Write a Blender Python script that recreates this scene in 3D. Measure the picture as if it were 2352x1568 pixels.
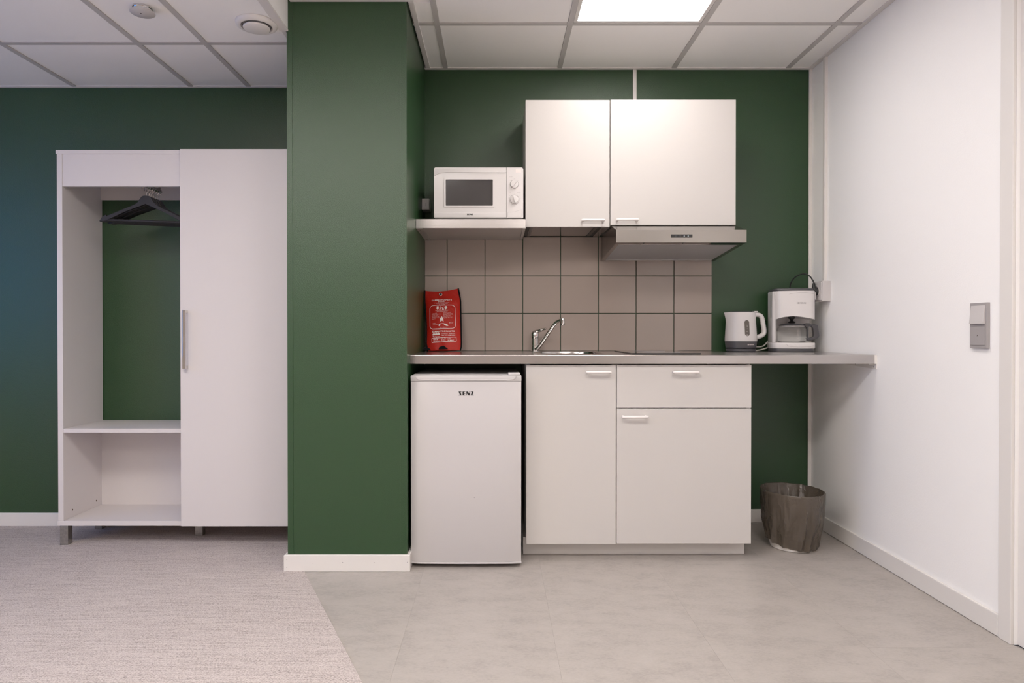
import bpy, bmesh, math, random
from mathutils import Vector, Matrix, Euler

for _o in list(bpy.data.objects):
    bpy.data.objects.remove(_o, do_unlink=True)
scene = bpy.context.scene
COL = scene.collection
random.seed(7)
PI = math.pi

# ------------------------------------------------------------------ camera
# world: x to the right, y away from the camera (kitchen back wall at y = 0), z up, metres
FPX = 1545.0                                   # focal length in pixels of the 2352 x 1568 frame
PITCH = math.radians(0.4)
cam_data = bpy.data.cameras.new('camera')
cam_data.sensor_width = 36.0
cam_data.lens = 36.0 * FPX / 2352.0
cam_data.shift_x = (1176 - 1140) / 2352.0
cam_data.shift_y = -(784 - 774.8) / 2352.0
cam_data.clip_start = 0.02
cam = bpy.data.objects.new('camera', cam_data)
cam.location = (0.0, -3.565, 1.005)
cam.rotation_euler = (PI / 2 - PITCH, 0, 0)
COL.objects.link(cam)
scene.camera = cam

# ------------------------------------------------------------------ world, exposure
world = bpy.data.worlds.new('world')
scene.world = world
world.use_nodes = True
bg = world.node_tree.nodes['Background']
bg.inputs[0].default_value = (0.06, 0.32, 1.0, 1)     # dusk-blue daylight, seen only through the window
bg.inputs[1].default_value = 2.8
scene.view_settings.view_transform = 'Standard'
scene.view_settings.look = 'None'
scene.view_settings.gamma = 1.0
scene.view_settings.use_curve_mapping = False
scene.view_settings.exposure = 0.12
scene.cycles.max_bounces = 18                 # white room: let the light settle
scene.cycles.diffuse_bounces = 12
scene.cycles.glossy_bounces = 6
scene.cycles.transparent_max_bounces = 12
LED = 23.5                                     # radiance of the ceiling panels
LED_KITCHEN = 11.5                             # the dimmed one above the cabinets
LED_COL = (1.0, 0.935, 0.885, 1)

# ------------------------------------------------------------------ materials
MATS = {}

def mat(name, col, rough=0.5, metal=0.0, spec=0.5, bump=None, var=None, coat=0.0):
    """bump = (scale, distance[, stretch xyz]); var = (scale, amount[, stretch xyz])"""
    if name in MATS:
        return MATS[name]
    m = bpy.data.materials.new(name)
    m.use_nodes = True
    nt = m.node_tree
    b = nt.nodes['Principled BSDF']
    b.inputs['Base Color'].default_value = (*col, 1)
    b.inputs['Roughness'].default_value = rough
    b.inputs['Metallic'].default_value = metal
    b.inputs['Specular IOR Level'].default_value = spec
    b.inputs['Coat Weight'].default_value = coat
    if coat:
        b.inputs['Coat Roughness'].default_value = 0.08
    if bump or var:
        tc = nt.nodes.new('ShaderNodeTexCoord')
        geo = nt.nodes.new('ShaderNodeNewGeometry')
    def noise(scale, stretch, detail=3):
        mp = nt.nodes.new('ShaderNodeMapping')
        mp.inputs['Scale'].default_value = stretch
        nt.links.new(geo.outputs['Position'], mp.inputs['Vector'])
        n = nt.nodes.new('ShaderNodeTexNoise')
        n.inputs['Scale'].default_value = scale
        n.inputs['Detail'].default_value = detail
        nt.links.new(mp.outputs[0], n.inputs['Vector'])
        return n
    if bump:
        n = noise(bump[0], bump[2] if len(bump) > 2 else (1, 1, 1))
        bp = nt.nodes.new('ShaderNodeBump')
        bp.inputs['Strength'].default_value = 1.0
        bp.inputs['Distance'].default_value = bump[1]
        nt.links.new(n.outputs['Fac'], bp.inputs['Height'])
        nt.links.new(bp.outputs[0], b.inputs['Normal'])
    if var:
        n = noise(var[0], var[2] if len(var) > 2 else (1, 1, 1))
        r = nt.nodes.new('ShaderNodeValToRGB')
        a = var[1]
        r.color_ramp.elements[0].position = 0.3
        r.color_ramp.elements[1].position = 0.7
        r.color_ramp.elements[0].color = (*[c * (1 - a) for c in col], 1)
        r.color_ramp.elements[1].color = (*[min(1, c * (1 + a)) for c in col], 1)
        nt.links.new(n.outputs['Fac'], r.inputs[0])
        nt.links.new(r.outputs[0], b.inputs['Base Color'])
    MATS[name] = m
    return m

def glass_mat(name, tint=(1, 1, 1), refl=0.06):
    if name in MATS:
        return MATS[name]
    m = bpy.data.materials.new(name)
    m.use_nodes = True
    nt = m.node_tree
    nt.nodes.remove(nt.nodes['Principled BSDF'])
    out = nt.nodes['Material Output']
    t = nt.nodes.new('ShaderNodeBsdfTransparent')
    t.inputs[0].default_value = (*tint, 1)
    g = nt.nodes.new('ShaderNodeBsdfGlossy')
    g.inputs['Roughness'].default_value = 0.03
    f = nt.nodes.new('ShaderNodeLayerWeight')
    f.inputs['Blend'].default_value = 0.12
    mx = nt.nodes.new('ShaderNodeMixShader')
    nt.links.new(f.outputs['Fresnel'], mx.inputs[0])
    nt.links.new(t.outputs[0], mx.inputs[1])
    nt.links.new(g.outputs[0], mx.inputs[2])
    nt.links.new(mx.outputs[0], out.inputs['Surface'])
    MATS[name] = m
    return m

def emit_mat(name, col, strength):
    m = bpy.data.materials.new(name)
    m.use_nodes = True
    nt = m.node_tree
    nt.nodes.remove(nt.nodes['Principled BSDF'])
    e = nt.nodes.new('ShaderNodeEmission')
    e.inputs[0].default_value = col
    e.inputs[1].default_value = strength
    nt.links.new(e.outputs[0], nt.nodes['Material Output'].inputs['Surface'])
    MATS[name] = m
    return m

def floor_mat(name, base, dark, light, kind):
    m = bpy.data.materials.new(name)
    m.use_nodes = True
    nt = m.node_tree
    N = nt.nodes.new
    L = nt.links.new
    b = nt.nodes['Principled BSDF']
    geo = N('ShaderNodeNewGeometry')
    info = N('ShaderNodeObjectInfo')
    if kind == 'vinyl':
        add = N('ShaderNodeVectorMath'); add.operation = 'MULTIPLY_ADD'
        rv = N('ShaderNodeCombineXYZ')
        for i in range(3):
            L(info.outputs['Random'], rv.inputs[i])
        add.inputs[1].default_value = (30, 30, 30)
        L(rv.outputs[0], add.inputs[0]); L(geo.outputs['Position'], add.inputs[2])
        mp = N('ShaderNodeMapping'); mp.inputs['Scale'].default_value = (1.0, 1.6, 1.0)
        L(add.outputs[0], mp.inputs['Vector'])
        n1 = N('ShaderNodeTexNoise'); n1.inputs['Scale'].default_value = 7.5; n1.inputs['Detail'].default_value = 10; n1.inputs['Roughness'].default_value = 0.72
        n2 = N('ShaderNodeTexNoise'); n2.inputs['Scale'].default_value = 90; n2.inputs['Detail'].default_value = 5; n2.inputs['Roughness'].default_value = 0.75
        L(mp.outputs[0], n1.inputs['Vector']); L(mp.outputs[0], n2.inputs['Vector'])
        mixn = N('ShaderNodeMix'); mixn.inputs['Factor'].default_value = 0.36
        L(n1.outputs['Fac'], mixn.inputs[2]); L(n2.outputs['Fac'], mixn.inputs[3])
        r = N('ShaderNodeValToRGB')
        r.color_ramp.elements[0].position = 0.34; r.color_ramp.elements[0].color = (*dark, 1)
        r.color_ramp.elements[1].position = 0.66; r.color_ramp.elements[1].color = (*light, 1)
        e = r.color_ramp.elements.new(0.5); e.color = (*base, 1)
        L(mixn.outputs[0], r.inputs[0])
        L(r.outputs[0], b.inputs['Base Color'])
        b.inputs['Roughness'].default_value = 0.42
        b.inputs['Specular IOR Level'].default_value = 0.35
        bp = N('ShaderNodeBump'); bp.inputs['Distance'].default_value = 0.0004; bp.inputs['Strength'].default_value = 0.6
        L(n2.outputs['Fac'], bp.inputs['Height']); L(bp.outputs[0], b.inputs['Normal'])
    else:
        mp = N('ShaderNodeMapping'); mp.inputs['Scale'].default_value = (1.0, 2.2, 1.0)
        L(geo.outputs['Position'], mp.inputs['Vector'])
        n1 = N('ShaderNodeTexNoise'); n1.inputs['Scale'].default_value = 190; n1.inputs['Detail'].default_value = 3; n1.inputs['Roughness'].default_value = 0.7
        L(mp.outputs[0], n1.inputs['Vector'])
        mp2 = N('ShaderNodeMapping'); mp2.inputs['Scale'].default_value = (0.12, 2.2, 1.0)
        L(geo.outputs['Position'], mp2.inputs['Vector'])
        n2 = N('ShaderNodeTexNoise'); n2.inputs['Scale'].default_value = 70; n2.inputs['Detail'].default_value = 4
        L(mp2.outputs[0], n2.inputs['Vector'])
        mixn = N('ShaderNodeMix'); mixn.inputs['Factor'].default_value = 0.22
        L(n1.outputs['Fac'], mixn.inputs[2]); L(n2.outputs['Fac'], mixn.inputs[3])
        r = N('ShaderNodeValToRGB')
        r.color_ramp.elements[0].position = 0.36; r.color_ramp.elements[0].color = (*dark, 1)
        r.color_ramp.elements[1].position = 0.62; r.color_ramp.elements[1].color = (*light, 1)
        e = r.color_ramp.elements.new(0.49); e.color = (*base, 1)
        L(mixn.outputs[0], r.inputs[0])
        L(r.outputs[0], b.inputs['Base Color'])
        b.inputs['Roughness'].default_value = 0.95
        b.inputs['Specular IOR Level'].default_value = 0.05
        bp = N('ShaderNodeBump'); bp.inputs['Distance'].default_value = 0.003; bp.inputs['Strength'].default_value = 0.7
        L(n1.outputs['Fac'], bp.inputs['Height']); L(bp.outputs[0], b.inputs['Normal'])
    MATS[name] = m
    return m

M_GREEN = mat('green_paint', (0.015, 0.057, 0.016), 0.34, spec=0.75, bump=(300, 0.0011))
M_WHITEWALL = mat('white_wall_paint', (0.90, 0.89, 0.885), 0.6, spec=0.25, bump=(260, 0.0003))
M_TRIM = mat('white_trim_paint', (0.74, 0.715, 0.69), 0.4)
M_TILEC = mat('ceiling_tile_white', (0.91, 0.895, 0.885), 0.95, spec=0.1, bump=(500, 0.0004))
M_GRID = mat('ceiling_grid_grey', (0.52, 0.50, 0.49), 0.45, spec=0.3)
M_ANGLE = mat('ceiling_angle_white', (0.70, 0.67, 0.655), 0.5)
M_VINYL = floor_mat('concrete_vinyl', (0.40, 0.368, 0.342), (0.31, 0.283, 0.262), (0.44, 0.406, 0.38), 'vinyl')
M_CARPET = floor_mat('grey_carpet', (0.50, 0.445, 0.425), (0.24, 0.205, 0.20), (0.64, 0.58, 0.56), 'carpet')
M_LAM = mat('white_laminate', (0.59, 0.567, 0.548), 0.38, spec=0.4, bump=(60, 0.00005, (1, 1, 8)))
M_WARD = mat('wardrobe_white_laminate', (0.66, 0.625, 0.62), 0.4, spec=0.4)
M_GLOSSW = mat('glossy_white_plastic', (0.555, 0.535, 0.535), 0.22, spec=0.5)
M_GLOSSA = mat('appliance_white_plastic', (0.70, 0.675, 0.67), 0.22, spec=0.5)
M_HANDLEW = mat('white_handle_plastic', (0.84, 0.80, 0.785), 0.3)
M_DARKIN = mat('dark_interior', (0.03, 0.028, 0.026), 0.7)
M_STEEL = mat('brushed_steel', (0.54, 0.515, 0.50), 0.27, metal=1.0, bump=(240, 0.00006, (0.02, 1, 1)))
M_HOOD = mat('hood_steel', (0.38, 0.355, 0.33), 0.24, metal=1.0, bump=(240, 0.00006, (0.02, 1, 1)))
M_STEEL2 = mat('polished_steel', (0.55, 0.53, 0.515), 0.12, metal=1.0)
M_CHROME = mat('chrome', (0.75, 0.74, 0.73), 0.06, metal=1.0)
M_LEG = mat('brushed_metal_leg', (0.42, 0.41, 0.39), 0.35, metal=1.0, var=(90, 0.15))
M_TILE = mat('taupe_glazed_tile', (0.36, 0.30, 0.268), 0.12, spec=0.5, bump=(9, 0.0004))
M_BLACKG = mat('black_glass', (0.012, 0.012, 0.012), 0.04, spec=0.6)
M_BLACK = mat('black_plastic', (0.02, 0.02, 0.02), 0.45)
M_WEB = mat('black_webbing', (0.010, 0.010, 0.011), 0.9, spec=0.1)
M_HANG = mat('black_wood', (0.022, 0.020, 0.021), 0.5, spec=0.4)
M_DGREY = mat('dark_grey_plastic', (0.075, 0.073, 0.080), 0.35)
M_MGREY = mat('grey_plastic', (0.36, 0.34, 0.34), 0.4)
M_LGREY = mat('light_grey_plastic', (0.56, 0.535, 0.53), 0.4)
M_RED = mat('red_nylon', (0.42, 0.014, 0.006), 0.5, spec=0.3, bump=(45, 0.004))
M_PRINT = mat('white_print', (0.80, 0.72, 0.70), 0.6)
M_INK = mat('black_print', (0.012, 0.011, 0.011), 0.5)
M_CORDW = mat('white_cord', (0.62, 0.60, 0.56), 0.45)
M_HOLE = mat('brown_hole', (0.10, 0.06, 0.035), 0.8)
M_FILTER = mat('filter_mesh_grey', (0.42, 0.41, 0.41), 0.55, metal=0.2, bump=(900, 0.001))
M_GLASS = glass_mat('clear_glass', (0.93, 0.94, 0.93))
M_WINGLASS = glass_mat('window_glass', (0.97, 0.98, 0.98))
M_LEDE = emit_mat('led_diffuser', LED_COL, LED)
M_LEDK = emit_mat('led_diffuser_dimmed', LED_COL, LED_KITCHEN)
M_DOT = emit_mat('indicator_light', (0.9, 0.95, 1, 1), 0.6)

# ------------------------------------------------------------------ helpers
ORG, FR, ROOT = {}, {}, {}

def tag(o, label=None, cat=None, group=None, kind=None):
    if label: o['label'] = label
    if cat: o['category'] = cat
    if group: o['group'] = group
    if kind: o['kind'] = kind
    return o

def thing(name, label, cat, loc=(0, 0, 0), rot=(0, 0, 0), group=None, local=False):
    e = bpy.data.objects.new(name, None)
    e.empty_display_size = 0.05
    COL.objects.link(e)
    e.location = loc
    e.rotation_euler = rot
    tag(e, label, cat, group)
    ROOT[e] = e; FR[e] = Vector((0, 0, 0))
    ORG[e] = Vector((0, 0, 0)) if local else Vector(loc)
    return e

def obj(name, bm, material, parent=None, smooth=False, recalc=True):
    if recalc:
        bmesh.ops.recalc_face_normals(bm, faces=bm.faces)
    me = bpy.data.meshes.new(name)
    lo = Vector((min(v.co.x for v in bm.verts), min(v.co.y for v in bm.verts), min(v.co.z for v in bm.verts)))
    hi = Vector((max(v.co.x for v in bm.verts), max(v.co.y for v in bm.verts), max(v.co.z for v in bm.verts)))
    c = (lo + hi) / 2
    for v in bm.verts:
        v.co -= c
    if smooth:
        for f in bm.faces:
            f.smooth = True
        for e in bm.edges:
            if len(e.link_faces) == 2 and e.calc_face_angle(0) > math.radians(38):
                e.smooth = False
    bm.to_mesh(me); bm.free()
    me.materials.append(material)
    o = bpy.data.objects.new(name, me)
    COL.objects.link(o)
    if parent is None:
        o.location = c
        ROOT[o] = o; ORG[o] = c; FR[o] = Vector((0, 0, 0))
    else:
        r = ROOT[parent]
        o.parent = parent
        FR[o] = c - ORG[r]
        ROOT[o] = r
        o.location = FR[o] - FR[parent]
    return o

def struct(name, bm, material, label, parent=None):
    o = obj(name, bm, material, parent)
    if parent is None:
        tag(o, label, kind='structure')
    return o

def add_box(bm, x0, x1, y0, y1, z0, z1, bev=0.0, seg=2):
    r = bmesh.ops.create_cube(bm, size=1.0)
    vs = r['verts']
    for v in vs:
        v.co = Vector(((x0 + x1) / 2 + v.co.x * (x1 - x0), (y0 + y1) / 2 + v.co.y * (y1 - y0), (z0 + z1) / 2 + v.co.z * (z1 - z0)))
    if bev:
        es = {e for v in vs for e in v.link_edges}
        bmesh.ops.bevel(bm, geom=list(es), offset=bev, segments=seg, profile=0.5, affect='EDGES', clamp_overlap=True)
    return bm

def box(x0, x1, y0, y1, z0, z1, bev=0.0, seg=2):
    return add_box(bmesh.new(), min(x0, x1), max(x0, x1), min(y0, y1), max(y0, y1), min(z0, z1), max(z0, z1), bev, seg)

def add_prism(bm, poly, axis, a, b, bev=0.0):
    """poly: 2-D points in the plane across the axis ('x': (y,z), 'y': (x,z), 'z': (x,y)), swept from a to b"""
    def P(p, t):
        return {'x': (t, p[0], p[1]), 'y': (p[0], t, p[1]), 'z': (p[0], p[1], t)}[axis]
    A = [bm.verts.new(P(p, a)) for p in poly]
    B = [bm.verts.new(P(p, b)) for p in poly]
    n = len(poly)
    fs = [bm.faces.new(A), bm.faces.new(B[::-1])]
    for i in range(n):
        fs.append(bm.faces.new((A[i], B[i], B[(i + 1) % n], A[(i + 1) % n])))
    if bev:
        bmesh.ops.recalc_face_normals(bm, faces=fs)
        es = {e for f in fs[:2] for e in f.edges}
        bmesh.ops.bevel(bm, geom=list(es), offset=bev, segments=2, profile=0.5, affect='EDGES', clamp_overlap=True)
    return bm

def prism(poly, axis, a, b, bev=0.0):
    return add_prism(bmesh.new(), poly, axis, a, b, bev)

def add_lathe(bm, prof, c=(0, 0, 0), seg=40, axis='z', sx=1.0, sy=1.0, fn=None, close_ends=True):
    """prof: (r, h) pairs"""
    rings = []
    for r, h in prof:
        if r < 1e-6:
            rings.append([None, h]); continue
        ring = []
        for i in range(seg):
            a = 2 * PI * i / seg
            p = (r * math.cos(a) * sx, r * math.sin(a) * sy, h)
            if fn: p = fn(p, a, r, h)
            ring.append(p)
        rings.append([ring, h])
    def W(p):
        if axis == 'z': q = p
        elif axis == 'y': q = (p[0], -p[2], p[1])      # h grows towards -y
        else: q = (-p[2], p[1], p[0])                  # h grows towards -x
        return (c[0] + q[0], c[1] + q[1], c[2] + q[2])
    vr = []
    for ring, h in rings:
        if ring is None:
            vr.append([bm.verts.new(W((0, 0, h)))])
        else:
            vr.append([bm.verts.new(W(p)) for p in ring])
    for A, B in zip(vr, vr[1:]):
        for i in range(seg):
            j = (i + 1) % seg
            a0, a1 = (A[i], A[j]) if len(A) > 1 else (A[0], A[0])
            b0, b1 = (B[i], B[j]) if len(B) > 1 else (B[0], B[0])
            f = []
            for v in (a0, a1, b1, b0):
                if v not in f: f.append(v)
            if len(f) >= 3: bm.faces.new(f)
    if close_ends:
        for R in (vr[0], vr[-1]):
            if len(R) > 1: bm.faces.new(R)
    return bm

def lathe(prof, c=(0, 0, 0), seg=40, axis='z', **k):
    return add_lathe(bmesh.new(), prof, c, seg, axis, **k)

def spline(pts, n=8):
    pts = [Vector(p) for p in pts]
    P = [pts[0] * 2 - pts[1]] + pts + [pts[-1] * 2 - pts[-2]]
    out = []
    for i in range(1, len(P) - 2):
        for k in range(n):
            t = k / n
            a, b, c, d = P[i - 1], P[i], P[i + 1], P[i + 2]
            out.append(0.5 * ((2 * b) + (c - a) * t + (2 * a - 5 * b + 4 * c - d) * t * t + (3 * b - a - 3 * c + d) * t ** 3))
    out.append(pts[-1])
    return out

def add_tube(bm, pts, r, seg=10, flat=1.0, up=None, closed=False):
    """r: radius or list; flat squeezes the section along its second axis"""
    pts = [Vector(p) for p in pts]
    n = len(pts)
    rs = r if isinstance(r, (list, tuple)) else [r] * n
    rings = []
    nrm = None
    for i in range(n):
        if closed:
            t = (pts[(i + 1) % n] - pts[i - 1]).normalized()
        else:
            t = (pts[min(i + 1, n - 1)] - pts[max(i - 1, 0)]).normalized()
        if nrm is None:
            u = Vector(up) if up else (Vector((0, 0, 1)) if abs(t.z) < 0.9 else Vector((1, 0, 0)))
            nrm = (u - t * u.dot(t)).normalized()
        else:
            nrm = (nrm - t * nrm.dot(t)).normalized()
        bn = t.cross(nrm)
        rings.append([bm.verts.new(pts[i] + (nrm * math.cos(2 * PI * k / seg) + bn * math.sin(2 * PI * k / seg) * flat) * rs[i]) for k in range(seg)])
    m = n if closed else n - 1
    for i in range(m):
        A, B = rings[i], rings[(i + 1) % n]
        for k in range(seg):
            bm.faces.new((A[k], A[(k + 1) % seg], B[(k + 1) % seg], B[k]))
    if not closed:
        bm.faces.new(rings[0]); bm.faces.new(rings[-1][::-1])
    return bm

def tube(pts, r, seg=10, flat=1.0, up=None, closed=False):
    return add_tube(bmesh.new(), pts, r, seg, flat, up, closed)

def torus(c, R, r, axis='z', seg=32, sseg=8):
    pts = []
    for i in range(seg):
        a = 2 * PI * i / seg
        p = {'z': (math.cos(a), math.sin(a), 0), 'y': (math.cos(a), 0, math.sin(a)), 'x': (0, math.cos(a), math.sin(a))}[axis]
        pts.append(Vector(c) + Vector(p) * R)
    return tube(pts, r, sseg, closed=True)

def text_polys(body, size, bold=0.0, align='CENTER', wide=1.0, space=1.0):
    cu = bpy.data.curves.new('lettering', 'FONT')
    cu.body = body; cu.size = size; cu.align_x = align; cu.offset = bold
    cu.resolution_u = 3; cu.space_character = space
    o = bpy.data.objects.new('lettering', cu)
    COL.objects.link(o)
    dg = bpy.context.evaluated_depsgraph_get()
    me = bpy.data.meshes.new_from_object(o.evaluated_get(dg))
    vs = [(v.co.x * wide, v.co.y) for v in me.vertices]
    fs = [tuple(p.vertices) for p in me.polygons]
    bpy.data.objects.remove(o, do_unlink=True)
    bpy.data.meshes.remove(me); bpy.data.curves.remove(cu)
    return vs, fs

def add_polys(bm, vf, fn):
    vs, fs = vf
    V = [bm.verts.new(fn(u, v)) for u, v in vs]
    for f in fs:
        try: bm.faces.new([V[i] for i in f])
        except ValueError: pass
    return bm

SENZ = [  # letters of the appliance logo: polygons in a unit-high box
    [(0.0, 1.0), (0.80, 1.0), (0.80, 0.91), (0.52, 0.87), (0.82, 0.0), (0.0, 0.0), (0.0, 0.09), (0.32, 0.13), (0.05, 0.90), (0.0, 0.91)],
    [(1.08, 0), (1.85, 0), (1.85, 0.09), (1.55, 0.12), (1.55, 0.45), (1.84, 0.45), (1.84, 0.57), (1.55, 0.57), (1.55, 0.88), (1.85, 0.91), (1.85, 1.0), (1.08, 1.0)],
    [(2.12, 0), (2.25, 0), (2.25, 0.48), (2.72, 0), (3.03, 0), (3.03, 1.0), (2.90, 1.0), (2.90, 0.56), (2.45, 1.0), (2.12, 1.0)],
    [(3.30, 1.0), (4.05, 1.0), (3.84, 0.13), (4.10, 0.08), (4.10, 0.0), (3.28, 0.0), (3.52, 0.87), (3.30, 0.90)],
]

def senz_logo(cx, y, cz, h):
    bm = bmesh.new()
    for k, L in enumerate(SENZ):
        if k == 3:   # the Z leans the other way
            L = [(3.28, 1.0), (4.04, 1.0), (3.76, 0.13), (4.10, 0.09), (4.10, 0.0), (3.28, 0.0), (3.57, 0.87), (3.28, 0.91)]
        bm.faces.new([bm.verts.new((cx + (u - 2.05) * h * 0.95, y, cz + (v - 0.5) * h)) for u, v in L])
    for f in bm.faces:
        f.normal_update()
    bmesh.ops.triangulate(bm, faces=bm.faces)
    return bm

def copy_tree(o, parent=None):
    c = o.copy(); COL.objects.link(c)
    c.parent = parent
    for ch in list(o.children):
        copy_tree(ch, c)
    return c

# ------------------------------------------------------------------ room dimensions
XR = 1.667            # right wall
XP0, XP1 = -0.879, -0.378   # pillar
YP = -0.730           # pillar front
YL = -0.075           # green wall behind the wardrobe
XL = -3.9             # left wall (window)
YB = -5.5             # wall behind the camera
ZK = 2.397            # kitchen ceiling
ZL = 2.275            # lowered ceiling at left
ZTOP = 2.60

# ------------------------------------------------------------------ floor
floor = struct('floor', box(XL - 0.1, XR + 0.1, YB - 0.1, 0.1, -0.12, -0.004), M_VINYL, 'concrete-look grey floor of the kitchen corner')
tile_mesh = {}
cx0 = 0.190 - 0.497 * 4
col_i = 0
x = cx0
while x < XR:
    xa, xb = x, min(x + 0.497, XR)
    off = [0.0, -0.24, 0.12, -0.36][col_i % 4]
    y = 0.0
    first = True
    while y > YB:
        if first:
            yb = y - 0.50 + off * 0.6 if off else y - 0.99
            first = False
        else:
            yb = y - 0.995
        yb = max(yb, YB)
        # leave out pieces that lie wholly under the carpet or the pillar
        bx = -0.806 + (-0.747 - y) * 0.470
        if xb > min(bx, 1.0) - 0.02 and y - yb > 0.02 and not (xb < XP1 and yb > YP):
            g = 0.00015
            obj('floor_tile', box(max(xa, -1.6) + g, xb - g, yb + g, y - g, -0.004, 0.0), M_VINYL, floor)
        y = yb
    x += 0.497
    col_i += 1

# carpet: everything left of the slanting joint
def joint(y): return -0.806 + (-0.747 - y) * 0.470
cp = [(XL, YL), (XP0, YL), (XP0, YP), (joint(YP), YP), (joint(YB), YB), (XL, YB)]
carpet = obj('floor_carpet', prism(cp, 'z', -0.0035, 0.004), M_CARPET)
tag(carpet, 'beige-grey textured carpet on the left part of the floor', kind='structure')

# ------------------------------------------------------------------ walls
w = struct('wall_back', box(XP1, XR + 0.1, 0, 0.12, 0, ZTOP), M_GREEN, 'dark green kitchen wall behind the cabinets')
wall_back = w
struct('wall_back_left', box(XL - 0.1, XP0, YL, YL + 0.12, 0, ZTOP), M_GREEN, 'dark green wall behind the wardrobe')
pil = struct('wall_pillar', box(XP0, XP1, YP, 0.12, 0, ZTOP), M_GREEN, 'dark green square pillar between wardrobe and kitchen')
# corner strips on the pillar face
obj('corner_strip', box(XP0 - 0.0012, XP0 + 0.022, YP - 0.0022, YP + 0.02, 0.06, ZTOP - 0.02, 0.0006), M_GREEN, pil)
obj('corner_strip', box(XP1 - 0.026, XP1 + 0.0012, YP - 0.0022, YP + 0.02, 0.06, ZTOP - 0.02, 0.0006), M_GREEN, pil)
# right wall with the doorway
DY0, DY1, DZ = -1.405, -2.33, 2.08
bm = bmesh.new()
add_box(bm, XR, XR + 0.12, DY0, 0.1, 0, ZTOP)
add_box(bm, XR, XR + 0.12, YB, DY1, 0, ZTOP)
add_box(bm, XR, XR + 0.12, DY1, DY0, DZ, ZTOP)
struct('wall_right', bm, M_WHITEWALL, 'white painted wall on the right')
door = obj('door_1', box(XR + 0.012, XR + 0.052, DY1 + 0.0005, DY0 - 0.0005, 0.0012, DZ - 0.0005, 0.001), M_TRIM)
tag(door, 'white door leaf in the right wall', kind='structure')
obj('door_handle', tube(spline([(XR + 0.012, DY1 + 0.07, 1.0), (XR - 0.045, DY1 + 0.07, 1.0), (XR - 0.05, DY1 + 0.085, 1.0), (XR - 0.05, DY1 + 0.19, 1.0)], 6), 0.009), M_CHROME, door, True)
bm = bmesh.new()
add_box(bm, XR - 0.011, XR - 0.0003, DY0, DY0 + 0.055, 0.0, DZ + 0.055, 0.002)
tag(obj('trim_1', bm, M_TRIM), 'white casing board beside the door', kind='structure')
bm = bmesh.new()
add_box(bm, XR - 0.011, XR - 0.0003, DY1 - 0.055, DY1, 0.0, DZ + 0.055, 0.002)
tag(obj('trim_2', bm, M_TRIM), 'white casing board on the far side of the door', kind='structure')
bm = bmesh.new()
add_box(bm, XR - 0.011, XR - 0.0003, DY1, DY0, DZ, DZ + 0.055, 0.002)
tag(obj('trim_3', bm, M_TRIM), 'white casing board above the door', kind='structure')
# white corner strip between green wall and right wall
bm = bmesh.new()
add_box(bm, XR - 0.0165, XR - 0.0003, -0.010, -0.0003, 0, ZK, 0.002)
tag(obj('trim_4', bm, M_TRIM), 'narrow white strip in the corner beside the green wall', kind='structure')
# left wall with a window
WY0, WY1, WZ0, WZ1 = -2.9, -1.0, 0.75, 2.10
bm = bmesh.new()
add_box(bm, XL - 0.2, XL, WY1, YL + 0.1, 0, ZTOP)
add_box(bm, XL - 0.2, XL, YB, WY0, 0, ZTOP)
add_box(bm, XL - 0.2, XL, WY0, WY1, 0, WZ0)
add_box(bm, XL - 0.2, XL, WY0, WY1, WZ1, ZTOP)
struct('wall_left', bm, M_WHITEWALL, 'white wall with a window, out of view at the left')
bm = bmesh.new()
for (a, b_) in ((WY0, WY0 + 0.06), (WY1 - 0.06, WY1), ((WY0 + WY1) / 2 - 0.04, (WY0 + WY1) / 2 + 0.04)):
    add_box(bm, XL - 0.12, XL - 0.05, a, b_, WZ0, WZ1)
add_box(bm, XL - 0.12, XL - 0.05, WY0, WY1, WZ0, WZ0 + 0.06)
add_box(bm, XL - 0.12, XL - 0.05, WY0, WY1, WZ1 - 0.06, WZ1)
win = obj('window_1', bm, M_TRIM)
tag(win, 'white framed window in the left wall', kind='structure')
obj('window_pane', box(XL - 0.09, XL - 0.084, WY0 + 0.05, WY1 - 0.05, WZ0 + 0.05, WZ1 - 0.05), M_WINGLASS, win)
obj('window_sill', box(XL - 0.05, XL + 0.12, WY0 - 0.05, WY1 + 0.05, WZ0 - 0.03, WZ0, 0.004), M_TRIM, win)
struct('wall_front', box(XL - 0.1, XR + 0.1, YB - 0.12, YB, 0, ZTOP), mat('grey_beige_paint', (0.38, 0.34, 0.31), 0.6), 'grey-beige wall behind the viewer')

# ------------------------------------------------------------------ baseboards
def bb(name, label, *boxes, profile=None):
    bm = bmesh.new()
    for b_ in boxes:
        add_box(bm, *b_, 0.0035)
    return tag(obj(name, bm, M_TRIM), label, kind='structure')
bb('baseboard_back', 'white baseboard along the green kitchen wall', (XP1 + 0.002, XR - 0.0003, -0.013, -0.0003, 0, 0.070))
bb('baseboard_left', 'white baseboard along the green wall behind the wardrobe', (XL, XP0, YL - 0.013, YL - 0.0003, 0.002, 0.072))
bm = bmesh.new()
t_ = 0.0145
add_prism(bm, [(XP0 - t_, YP - t_), (XP1 + t_, YP - t_), (XP1 + t_, -0.014), (XP1 + 0.0003, -0.014), (XP1 + 0.0003, YP - 0.0003), (XP0 - 0.0003, YP - 0.0003), (XP0 - 0.0003, YL - 0.014), (XP0 - t_, YL - 0.014)], 'z', 0.0, 0.071, 0.003)
tag(obj('baseboard_pillar', bm, M_TRIM), 'white baseboard wrapped around the foot of the green pillar', kind='structure')
bpil = bpy.data.objects['baseboard_pillar']
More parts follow.
